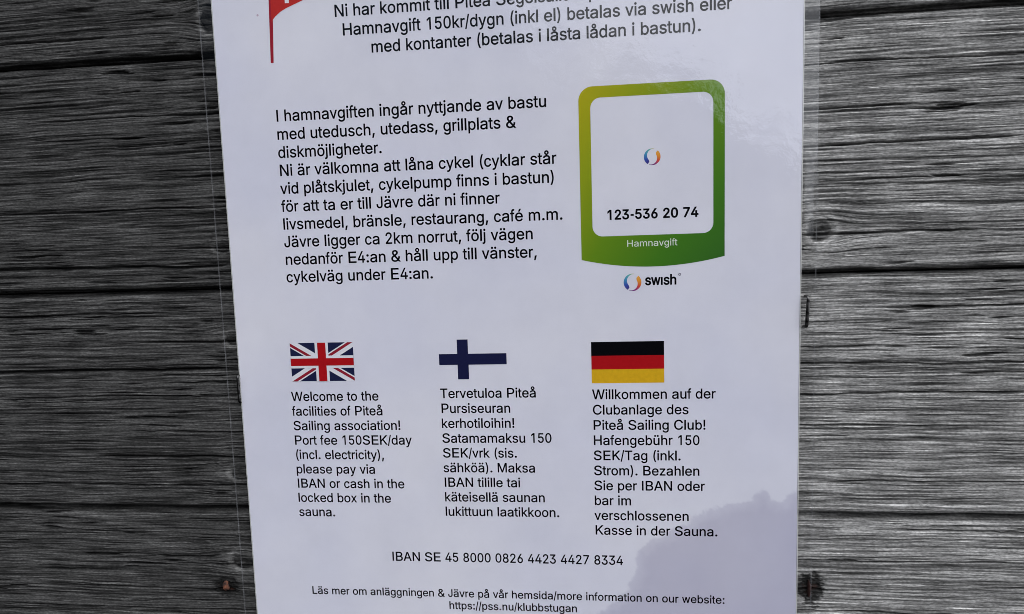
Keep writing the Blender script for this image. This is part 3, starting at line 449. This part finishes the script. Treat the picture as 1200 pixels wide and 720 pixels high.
# the cut rim of the film catches the light as a hair-thin milky line
rm, t, p = new_mat('film_cut_edge')
fo = t.nodes['Material Output']; p.inputs['Base Color'].default_value = (0.6, 0.6, 0.62, 1); p.inputs['Roughness'].default_value = 0.3
tr = node('ShaderNodeBsdfTransparent'); ms = node('ShaderNodeMixShader')
nn = node('ShaderNodeTexNoise'); nn.inputs['Scale'].default_value = 150; c = node('ShaderNodeTexCoord'); t.links.new(c.outputs['Object'], nn.inputs['Vector'])
rr = node('ShaderNodeMapRange'); rr.inputs['From Min'].default_value = 0.35; rr.inputs['From Max'].default_value = 0.7; rr.inputs['To Min'].default_value = 0.05; rr.inputs['To Max'].default_value = 0.14
t.links.new(nn.outputs['Fac'], rr.inputs['Value']); t.links.new(rr.outputs[0], ms.inputs[0])
t.links.new(tr.outputs[0], ms.inputs[1]); t.links.new(p.outputs[0], ms.inputs[2]); t.links.new(ms.outputs[0], fo.inputs['Surface'])
rv, rf = [], []
def rim(xa, ya, xb, yb, n):
    for i in range(n + 1):
        f = i / n; X_, Y_ = xa + (xb - xa) * f, ya + (yb - ya) * f
        ox, oy = (0.028, 0) if xa == xb else (0, 0.028)
        d_ = 0.00062 + float(swell(np.array(X_), np.array(Y_)))
        b0 = len(rv)
        rv.extend([W(X_ - ox, Y_ - oy, d_ - 0.0003), W(X_ - ox, Y_ - oy, d_), W(X_ + ox, Y_ + oy, d_), W(X_ + ox, Y_ + oy, d_ - 0.0003)])
        if i:
            for j in range(3): rf.append((b0 - 4 + j, b0 - 3 + j, b0 + 1 + j, b0 + j))
rim(FX0, FY0, FX0, FY1, 60); rim(FX1, FY0, FX1, FY1, 60); rim(FX0, FY0, FX1, FY0, 40); rim(FX0, FY1, FX1, FY1, 40)
link('film_edge', mesh('film_edge', rv, rf), rm, film)
# where the two film layers part around the paper a narrow channel runs along the sheet; its bright glint is painted pale
sm_, t, p = new_mat('film_seam_glint'); fo = t.nodes['Material Output']
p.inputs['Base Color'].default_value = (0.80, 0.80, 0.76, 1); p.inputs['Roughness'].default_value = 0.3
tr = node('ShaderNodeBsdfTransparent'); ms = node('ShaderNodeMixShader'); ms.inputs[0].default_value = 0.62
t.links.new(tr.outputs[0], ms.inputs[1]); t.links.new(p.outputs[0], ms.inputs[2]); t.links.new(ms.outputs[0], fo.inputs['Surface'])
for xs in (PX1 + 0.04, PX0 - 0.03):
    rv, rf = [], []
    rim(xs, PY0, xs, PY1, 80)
    link('film_seam_glint', mesh('film_seam_glint', rv, rf), sm_, film)

# ------------------------------------------------------------------ lettering
GLYPH = {}
for line in GLYPHS.strip('\n').split('\n'):
    GLYPH[line[0]] = [[tuple(int(v) for v in q.split()) for q in lp.split(',')] for lp in line[2:].split('|')]
ADV = {}
for chars, a in ((" !,./:ftI", 278), ("()r-", 333), ("ijlı", 222), ("abdeghnopquåäöü0123456789é", 556), ("ckszvxyJ", 500),
                 ("&ABEKPSVXY", 667), ("CDHNRUw", 722), ("GOQ", 778), ("mM", 833), ("TFZL", 611), ("W", 944)):
    for ch in chars: ADV[ch] = a
ADV['L'] = 556
_cache = {}
def glyph(ch, bold=0.0):
    key = (ch, bold)
    if key in _cache: return _cache[key]
    loops = []
    for lp in GLYPH[ch]:
        n = len(lp); Q = []
        for i in range(n):
            (ax, ay), (bx, by), (cx, cy) = lp[i - 1], lp[i], lp[(i + 1) % n]
            d1 = Vector((bx - ax, by - ay)); d2 = Vector((cx - bx, cy - by))
            if d1.length < 1e-6 or d2.length < 1e-6: Q.append((bx, by)); continue
            d1.normalize(); d2.normalize()
            n1 = Vector((-d1.y, d1.x)); n2 = Vector((-d2.y, d2.x)); m = n1 + n2
            if m.length < 1e-3: m = n1.copy()
            m = m.normalized(); k = 1 / max(0.5, m.dot(n1))
            Q.append((bx + m.x * bold * k, by + m.y * bold * k))
        loops.append(Q)
    vs, es = [], []
    for Q in loops:
        b = len(vs); vs += [Vector(q) for q in Q]
        es += [(b + i, b + (i + 1) % len(Q)) for i in range(len(Q))]
    ov, oe, of, *_ = delaunay_2d_cdt(vs, es, [], 0, 0.01)
    tris = []
    for f in of:
        gx_ = sum(ov[i].x for i in f) / len(f); gy_ = sum(ov[i].y for i in f) / len(f)
        w = 0
        for Q in loops:
            for i in range(len(Q)):
                (ax, ay), (bx, by) = Q[i - 1], Q[i]
                if (ay <= gy_) != (by <= gy_):
                    xx = ax + (gy_ - ay) / (by - ay) * (bx - ax)
                    if xx > gx_: w += 1 if by > ay else -1
        if w != 0: tris.append(tuple(f))
    _cache[key] = ([(v.x, v.y) for v in ov], tris)
    return _cache[key]
def surf(X, Y, lay=0):
    return W(X, Y, D_INK + lay * 0.00002 + float(swell(np.array(X), np.array(Y))))
class Print:                                # one piece of print lying on the sheet
    def __init__(s): s.v = []; s.f = []; s.m = []; s.mats = []; s.pts = []
    def mi(s, mat):
        if mat not in s.mats: s.mats.append(mat)
        return s.mats.index(mat)
    def add(s, pts, faces, mat, lay=0):
        b = len(s.pts); k = s.mi(mat)
        s.pts += [(x, y, lay) for x, y in pts]
        for f in faces: s.f.append(tuple(b + i for i in f)); s.m.append(k)
    def poly(s, pts, mat, lay=0): s.add(pts, [tuple(range(len(pts)))], mat, lay)
    def rect(s, x0, y0, x1, y1, mat, lay=0): s.poly([(x0, y0), (x0, y1), (x1, y1), (x1, y0)], mat, lay)
    def text(s, body, x, y, size, mat, bold=0.0, sx=1.0, track=0.0, lay=0):
        for ch in body:
            if ch != ' ':
                vs, tr = glyph(ch, bold)
                s.add([(x + vx * size * sx / 1000, y - vy * size / 1000) for vx, vy in vs], tr, mat, lay)
            x += (ADV[ch] / 1000 * sx + track) * size
        return x
    def build(s, name, parent, label=None):
        Xs = np.array([q[0] for q in s.pts]); Ys = np.array([q[1] for q in s.pts]); Ls = np.array([q[2] for q in s.pts])
        D = D_INK + Ls * 0.00002 + swell(Xs, Ys)
        V = np.stack([(Xs - XC) * U, -D, ZC - (Ys - YC) * U], -1)
        me = bpy.data.meshes.new(name); me.from_pydata(V.tolist(), [], s.f)
        for m_ in s.mats: me.materials.append(m_)
        me.polygons.foreach_set('material_index', s.m); me.update()
        # every face looks out of the wall
        bm = bmesh.new(); bm.from_mesh(me)
        bm.normal_update()
        for f in bm.faces:
            if f.normal.y > 0: f.normal_flip()
        bm.to_mesh(me); bm.free()
        o = bpy.data.objects.new(name, me); COL.objects.link(o); o.parent = parent
        o.matrix_parent_inverse = Matrix.Translation(-parent.location) if parent.type == 'EMPTY' else Matrix()
        if label: o['label'] = label
        return o
def block(lines, y0, size, label, bold=15):
    P_ = Print()
    for k, (x, s_) in enumerate(lines): P_.text(s_, x, y0 + k * size * 1.149, size, INK, bold)
    return P_.build('text_block', notice, label)

block([(4.262, "Ni har kommit till Piteå Segelsällskap"), (4.72, "Hamnavgift 150kr/dygn (inkl el) betalas via swish eller"),
       (6.517, "med kontanter (betalas i låsta lådan i bastun).")], -6.187, 0.9986, 'centred Swedish heading lines at the top of the sheet')
block([(0, s_) for s_ in ("I hamnavgiften ingår nyttjande av bastu", "med utedusch, utedass, grillplats &", "diskmöjligheter.",
       "Ni är välkomna att låna cykel (cyklar står", "vid plåtskjulet, cykelpump finns i bastun)", "för att ta er till Jävre där ni finner",
       "livsmedel, bränsle, restaurang, café m.m.", "Jävre ligger ca 2km norrut, följ vägen", "nedanför E4:an & håll upp till vänster,", "cykelväg under E4:an.")],
      0.0, 1.0, 'ten line Swedish paragraph beside the green payment panel')
block([(-0.212, s_) for s_ in ("Welcome to the", "facilities of Piteå", "Sailing association!", "Port fee 150SEK/day", "(incl. electricity),",
       "please pay via", "IBAN or cash in the", "locked box in the", "sauna.")], 18.322, 0.8715, 'English welcome text under the British flag')
block([(9.95, s_) for s_ in ("Tervetuloa Piteå", "Pursiseuran", "kerhotiloihin!", "Satamamaksu 150", "SEK/vrk (sis.", "sähköä). Maksa",
       "IBAN tilille tai", "käteisellä saunan", "lukittuun laatikkoon.")], 18.202, 0.8715, 'Finnish welcome text under the blue cross flag')
block([(19.835, s_) for s_ in ("Willkommen auf der", "Clubanlage des", "Piteå Sailing Club!", "Hafengebühr 150", "SEK/Tag (inkl.",
       "Strom). Bezahlen", "Sie per IBAN oder", "bar im", "verschlossenen", "Kasse in der Sauna.")], 18.352, 0.8715, 'German welcome text under the black red gold flag')
block([(6.122, "IBAN SE 45 8000 0826 4423 4427 8334")], 29.418, 0.871, 'single line with the account number')
block([(0.341, "Läs mer om anläggningen & Jävre på vår hemsida/more information on our website:"), (9.929, "https://pss.nu/klubbstugan")],
      31.914, 0.7472, 'small two line website note at the foot of the sheet')

# ------------------------------------------------------------------ flags
def clip(poly, x0, y0, x1, y1):
    for ax, s_, lim in ((0, 1, x0), (0, -1, x1), (1, 1, y0), (1, -1, y1)):
        o_ = []
        for i in range(len(poly)):
            a, b = poly[i - 1], poly[i]
            da, db = s_ * (a[ax] - lim), s_ * (b[ax] - lim)
            if (da >= 0) != (db >= 0):
                k = da / (da - db); o_.append((a[0] + (b[0] - a[0]) * k, a[1] + (b[1] - a[1]) * k))
            if db >= 0: o_.append(b)
        poly = o_
    return poly
PAPER_WHITE = ink('unprinted_white', (0.78, 0.78, 0.81), 0.02)
def union_flag():
    P_ = Print(); x0, x1, y0, y1 = -0.055, 4.275, 14.395, 16.985
    w, h = x1 - x0, y1 - y0
    mp_ = lambda q: (x0 + q[0] / 60 * w, y0 + q[1] / 30 * h)
    P_.rect(x0, y0, x1, y1, FLAG_BLUE, 0)
    def band(ax, ay, bx, by, o0, o1):       # strip along a diagonal between two offsets, in flag units
        d = Vector((bx - ax, by - ay)).normalized(); n = Vector((-d.y, d.x))
        e = d * 8
        return [(ax - e.x + n.x * o0, ay - e.y + n.y * o0), (bx + e.x + n.x * o0, by + e.y + n.y * o0),
                (bx + e.x + n.x * o1, by + e.y + n.y * o1), (ax - e.x + n.x * o1, ay - e.y + n.y * o1)]
    for A_, B_ in (((0, 0), (60, 30)), ((60, 0), (0, 30))):
        q = clip(band(*A_, *B_, -3.3, 3.3), 0, 0, 60, 30); P_.poly([mp_(v) for v in q], PAPER_WHITE, 1 if A_[0] == 0 else 2)
    for a_, b_, o0, o1, bx in (((0, 0), (60, 30), 0.1, 2.3, (0, 0, 25, 15)), ((0, 0), (60, 30), -2.3, -0.1, (35, 15, 60, 30)),
                               ((60, 0), (0, 30), 0.1, 2.3, (35, 0, 60, 15)), ((60, 0), (0, 30), -2.3, -0.1, (0, 15, 25, 30))):
        q = clip(band(*a_, *b_, o0, o1), *bx)
        if len(q) > 2: P_.poly([mp_(v) for v in q], DARK_RED, 3)
    P_.rect(1.66, y0, 2.57, y1, PAPER_WHITE, 4); P_.rect(x0, 15.27, x1, 16.10, PAPER_WHITE, 5)
    P_.rect(1.84, y0, 2.40, y1, RED, 6); P_.rect(x0, 15.44, x1, 15.935, RED, 7)
    return P_.build('flag_picture', notice, 'printed British flag in red, white and dark blue')
union_flag()
P_ = Print(); P_.rect(10.0, 15.29, 14.42, 16.01, NAVY, 0)
P_.rect(11.21, 14.355, 11.925, 15.285, NAVY, 0); P_.rect(11.205, 16.015, 11.93, 16.972, NAVY, 0)
P_.rect(11.21, 15.283, 11.925, 16.017, NAVY, 1)
P_.build('flag_picture', notice, 'printed Finnish flag showing only its navy cross')
P_ = Print(); P_.rect(19.84, 14.66, 24.375, 15.548, INK, 0); P_.rect(19.84, 15.548, 24.375, 16.425, RED, 0); P_.rect(19.84, 16.425, 24.375, 17.315, GOLD, 0)
P_.build('flag_picture', notice, 'printed German flag in black, red and gold stripes')

# club pennant at the upper edge of the view
P_ = Print()
P_.poly([(-0.06, -3.65), (0.135, -3.65), (0.27, -6.2), (0.33, -12.2), (0.12, -12.2), (0.075, -7.5)], POLE_RED, 0)
pen = [(0.18, -6.1), (0.27, -6.28), (0.45, -6.47), (0.78, -6.72), (1.2, -6.93), (2.5, -7.40), (4.6, -8.3), (8.4, -9.6), (4.6, -10.6), (1.6, -11.5), (0.25, -11.9)]
P_.poly(pen, PENNANT_RED, 1)
P_.rect(1.13, -10.6, 1.40, -7.22, PAPER_WHITE, 2); P_.rect(0.55, -9.0, 4.2, -8.72, PAPER_WHITE, 3)
n = 14; P_.poly([(-0.72 + 0.07 * math.cos(a * 2 * math.pi / n), -6.62 + 0.07 * math.sin(a * 2 * math.pi / n)) for a in range(n)],
                ink('faint_pink_dot', (0.52, 0.40, 0.47)), 0)
P_.build('pennant_picture', notice, 'printed red pennant on a thin red pole')

# ------------------------------------------------------------------ green payment panel
gm, t, p = new_mat('green_gradient_print')
ga = node('ShaderNodeAttribute', attribute_name='gradient'); cr = node('ShaderNodeValToRGB')
els = cr.color_ramp.elements
els[0].position = 0.0; els[0].color = (0.46, 0.40, 0.006, 1)
els[1].position = 1.0; els[1].color = (0.026, 0.125, 0.014, 1)
for pos_, col_ in ((0.22, (0.30, 0.35, 0.008, 1)), (0.5, (0.13, 0.26, 0.008, 1)), (0.75, (0.055, 0.19, 0.010, 1))):
    e = els.new(pos_); e.color = col_
t.links.new(ga.outputs['Fac'], cr.inputs[0]); t.links.new(cr.outputs[0], p.inputs['Base Color'])
p.inputs['Roughness'].default_value = 0.6; p.inputs['Specular IOR Level'].default_value = 0.1
def arc(cx, cy, r, a0, a1, n=9):
    return [(cx + r * math.cos(math.radians(a0 + (a1 - a0) * i / n)), cy + r * math.sin(math.radians(a0 + (a1 - a0) * i / n))) for i in range(n + 1)]
def round_rect(x0, y0, x1, y1, r): return (arc(x0 + r, y0 + r, r, 180, 270) + arc(x1 - r, y0 + r, r, 270, 360) + arc(x1 - r, y1 - r, r, 0, 90) + arc(x0 + r, y1 - r, r, 90, 180))
GX0, GX1, GY0, GY1, GB = 19.36, 28.06, -1.06, 9.46, 9.985
outer = arc(GX0 + 0.85, GY0 + 0.85, 0.85, 180, 270) + arc(GX1 - 0.85, GY0 + 0.85, 0.85, 270, 360)
nb = 24
outer += [(GX1 + (GX0 - GX1) * i / nb, GY1 + (GB - GY1) * (1 - (2 * i / nb - 1) ** 2)) for i in range(nb + 1)]
inner = round_rect(20.075, -0.375, 27.39, 8.03, 0.62)
vs = [Vector(q) for q in outer] + [Vector(q) for q in inner]
for yy in np.arange(-0.8, 10.2, 0.35):
    for xx in np.arange(19.5, 28.1, 0.35): vs.append(Vector((xx, yy)))
no, ni = len(outer), len(inner)
es = [(i, (i + 1) % no) for i in range(no)] + [(no + i, no + (i + 1) % ni) for i in range(ni)]
ov, oe, of, *_ = delaunay_2d_cdt(vs, es, [], 0, 1e-5)
def inside(q, poly):
    r = False
    for i in range(len(poly)):
        a, b = poly[i - 1], poly[i]
        if (a[1] > q[1]) != (b[1] > q[1]) and q[0] < (b[0] - a[0]) * (q[1] - a[1]) / (b[1] - a[1]) + a[0]: r = not r
    return r
keep = []
for f in of:
    q = (sum(ov[i].x for i in f) / 3, sum(ov[i].y for i in f) / 3)
    if inside(q, outer) and not inside(q, inner): keep.append(tuple(f))
P_ = Print(); P_.add([(v.x, v.y) for v in ov], keep, gm)
panel = P_.build('payment_panel', notice, 'green to yellow-green printed frame with curved lower edge')
gxs = np.array([v.x for v in ov]); gys = np.array([v.y for v in ov])
gu = (gxs - GX0) / (GX1 - GX0); gv = (gys - GY0) / (GB - GY0)
attr(panel.data, 'gradient', np.clip(0.50 * gu + 0.48 * gv + 0.10 * gu * (1 - gu), 0, 1))

P_ = Print(); s_ = "123-536 20 74"
wid = sum(ADV[ch] for ch in s_) / 1000
P_.text(s_, 20.92, 7.01, 0.80, INK, 32, sx=(26.52 - 20.92) / (wid * 0.80)); P_.build('payment_number', panel)
CAPTION_WHITE = ink('caption_white', (0.72, 0.78, 0.66), 0.03)
P_ = Print(); s_ = "Hamnavgift"; wid = sum(ADV[ch] for ch in s_) / 1000
P_.text(s_, 22.14, 8.72, 0.575, CAPTION_WHITE, 5, sx=(25.24 - 22.14) / (wid * 0.575), lay=1); P_.build('caption', panel)

# two-part ring mark: tapering, colour-graded crescents
rmk, t, p = new_mat('ring_mark_print')
ca = node('ShaderNodeAttribute', attribute_name='print_colour'); t.links.new(ca.outputs['Color'], p.inputs['Base Color'])
p.inputs['Roughness'].default_value = 0.6; p.inputs['Specular IOR Level'].default_value = 0.1
def ring_mark(cx, cy, R, parent, name='ring_mark'):
    P_ = Print(); colr = []
    lefts = [(0.0, (0.62, 0.55, 0.10)), (0.2, (0.12, 0.42, 0.36)), (0.45, (0.06, 0.30, 0.46)), (0.75, (0.04, 0.09, 0.40)), (1.0, (0.05, 0.03, 0.20))]
    rights = [(0.0, (0.80, 0.38, 0.06)), (0.25, (0.75, 0.28, 0.03)), (0.5, (0.62, 0.07, 0.04)), (0.75, (0.22, 0.03, 0.20)), (1.0, (0.10, 0.03, 0.16))]
    n = 26
    for a0, a1, wide_end, ramp in ((-78, -238, 1, lefts), (-48, 112, 0, rights)):
        pts = []
        for i in range(n + 1):
            f = i / n; a = math.radians(a0 + (a1 - a0) * f)
            g = f if wide_end else 1 - f
            wd_ = R * (0.04 + 0.42 * math.sin(min(1.0, g * 1.15) * math.pi / 2) ** 1.4) * (1 - 0.25 * max(0, (g - 0.9) / 0.1))
            r1 = R; r0 = R - wd_
            pts += [(cx + r1 * math.cos(a), cy + r1 * math.sin(a)), (cx + r0 * math.cos(a), cy + r0 * math.sin(a))]
            for _ in range(2): colr.append([float(np.interp(f, [q[0] for q in ramp], [q[1][k] for q in ramp])) for k in range(3)] + [1.0])
        P_.add(pts, [(2 * i, 2 * i + 1, 2 * i + 3, 2 * i + 2) for i in range(n)], rmk)
    o = P_.build(name, parent)
    attr(o.data, 'print_colour', colr, 'FLOAT_COLOR')
    return o
ring_mark(23.76, 3.31, 0.50, panel)
P_ = Print(); s_ = "swısh"
x = P_.text("sw", 23.235, 11.12, 0.86, INK, 30, sx=0.93, track=-0.016); x = P_.text("ı", x, 11.12, 0.86, INK, 30, sx=0.93, track=0.0)
x = P_.text("sh", x, 11.12, 0.86, INK, 30, sx=0.93, track=-0.016)
ringpts = arc(25.36, 10.52, 0.085, 0, 360, 16); rin = arc(25.36, 10.52, 0.045, 0, 360, 16)
P_.add(ringpts + rin, [(i, i + 1, 17 + i + 1, 17 + i) for i in range(16)], PURPLE_GREY)
logo = P_.build('brand_wordmark', notice, 'small black wordmark with a colourful ring under the green panel')
ring_mark(22.48, 10.94, 0.545, logo)

# ------------------------------------------------------------------ staples and nails
steel, t, p = new_mat('dull_staple_steel')
p.inputs['Metallic'].default_value = 1.0; p.inputs['Roughness'].default_value = 0.38
nz_ = node('ShaderNodeTexNoise'); nz_.inputs['Scale'].default_value = 700; nz_.inputs['Detail'].default_value = 4
c = node('ShaderNodeTexCoord'); t.links.new(c.outputs['Object'], nz_.inputs['Vector'])
crp = node('ShaderNodeValToRGB'); crp.color_ramp.elements[0].position = 0.35; crp.color_ramp.elements[0].color = (0.015, 0.014, 0.013, 1)
crp.color_ramp.elements[1].position = 0.65; crp.color_ramp.elements[1].color = (0.16, 0.155, 0.15, 1)
t.links.new(nz_.outputs['Fac'], crp.inputs[0]); t.links.new(crp.outputs[0], p.inputs['Base Color'])
def staple_mesh(width, thick, length, lift, leg):
    """flat-wire staple: straight crown with both ends bent down into the wood; local x across, y out of wall (-), z along"""
    path = []
    h_ = length / 2; r = 0.0009
    path.append((0.0, h_)); 
    pts = [(leg, h_)]                                   # (depth into wall positive, z)
    for i in range(7):
        a = math.pi / 2 * i / 6
        pts.append((-lift + r - r * math.sin(a), h_ - r + r * math.cos(a)))
    low = [(d, -z) for d, z in reversed(pts)]
    pts = pts + low
    me_v, me_f = [], []
    for i, (d, z) in enumerate(pts):
        a = pts[max(i - 1, 0)]; b = pts[min(i + 1, len(pts) - 1)]
        tx, tz = b[0] - a[0], b[1] - a[1]; l = math.hypot(tx, tz) or 1; nx, nz2 = tz / l, -tx / l
        ring = []
        for j in range(8):
            an = 2 * math.pi * j / 8 + math.pi / 8
            ca_, sa_ = math.cos(an), math.sin(an)
            ex = math.copysign(abs(ca_) ** 0.6, ca_) * width / 2; en = math.copysign(abs(sa_) ** 0.6, sa_) * thick / 2
            ring.append((ex, d + nx * en, z + nz2 * en))
        b0 = len(me_v); me_v.extend(ring)
        if i:
            for j in range(8): me_f.append((b0 - 8 + j, b0 - 8 + (j + 1) % 8, b0 + (j + 1) % 8, b0 + j))
    me_f.append(tuple(range(7, -1, -1))); me_f.append(tuple(len(me_v) - 8 + j for j in range(8)))
    me = mesh('staple', me_v, me_f)
    for f in me.polygons: f.use_smooth = True
    return me
sm = staple_mesh(0.00115, 0.00075, 0.0105, 0.0016, 0.006)
sm.materials.append(steel)
s1 = bpy.data.objects.new('staple', sm); COL.objects.link(s1); s1.location = W(32.87, 12.98, 0.0006); s1.rotation_euler = (0.05, math.radians(2.0), 0)
tag(s1, 'dark steel staple standing out of the pale boards beside the paper edge', 'staple', 'staples holding the notice')
sm2 = staple_mesh(0.0008, 0.0006, 0.0106, 0.0010, 0.006); sm2.materials.append(steel)
s2 = bpy.data.objects.new('staple', sm2); COL.objects.link(s2); s2.location = W(-3.78, 17.45, 0.0006); s2.rotation_euler = (0.02, math.radians(0.5), 0)
tag(s2, 'thin staple lying along the edge of the paper over dark boards', 'staple', 'staples holding the notice')

rust, t, p = new_mat('rusty_iron')
nz_ = node('ShaderNodeTexNoise'); nz_.inputs['Scale'].default_value = 480; nz_.inputs['Detail'].default_value = 6
c = node('ShaderNodeTexCoord'); t.links.new(c.outputs['Object'], nz_.inputs['Vector'])
crp = node('ShaderNodeValToRGB'); crp.color_ramp.elements[0].position = 0.42; crp.color_ramp.elements[0].color = (0.020, 0.010, 0.008, 1)
crp.color_ramp.elements[1].position = 0.66; crp.color_ramp.elements[1].color = (0.24, 0.085, 0.042, 1)
t.links.new(nz_.outputs['Fac'], crp.inputs[0]); t.links.new(crp.outputs[0], p.inputs['Base Color']); p.inputs['Roughness'].default_value = 0.85
rust_dark = plain('dark_rust', (0.028, 0.010, 0.008), 0.8)
def nail(X_, Y_, ax, az, mat, label, d0):
    bm = bmesh.new()
    prof = [(0.0, 0.0006), (0.45, 0.00058), (0.8, 0.00035), (1.0, 0.0), (0.9, -0.0006), (0.42, -0.0009), (0.40, -0.012)]
    nseg = 18; rings = []
    for r, d in prof:
        ring = []
        for j in range(nseg):
            a = 2 * math.pi * j / nseg
            k = r * (1 + 0.75 * (float(vnoise(np.array(2.5 * math.cos(a) + X_), np.array(2.5 * math.sin(a) + Y_))) - 0.5)) if r > 0.5 else r
            dd = d + 0.0003 * (float(vnoise(np.array(7 * r * math.cos(a) + 3), np.array(7 * r * math.sin(a) + X_))) - 0.5)
            ring.append(bm.verts.new((ax * k * math.cos(a), -dd, az * k * math.sin(a))))
        rings.append(ring)
    for a, b in zip(rings, rings[1:]):
        for j in range(nseg):
            bm.faces.new((a[j], a[(j + 1) % nseg], b[(j + 1) % nseg], b[j]))
    bmesh.ops.remove_doubles(bm, verts=bm.verts, dist=1e-7)
    bmesh.ops.recalc_face_normals(bm, faces=bm.faces)
    me = bpy.data.meshes.new('nail'); bm.to_mesh(me); bm.free()
    for f in me.polygons: f.use_smooth = True
    me.materials.append(mat)
    o = bpy.data.objects.new('nail', me); COL.objects.link(o); o.location = W(X_, Y_, d0)
    return tag(o, label, 'nail', 'rusty nails in the boards')
nail(NAILS[0][0], NAILS[0][1], 0.0016, 0.0019, rust, 'orange rusty nail head sunk in a dark board at the lower left', -0.0007)
nail(NAILS[1][0], NAILS[1][1], 0.0007, 0.0032, rust_dark, 'narrow dark rusty nail in a black pit on the pale lower right board', -0.0005)
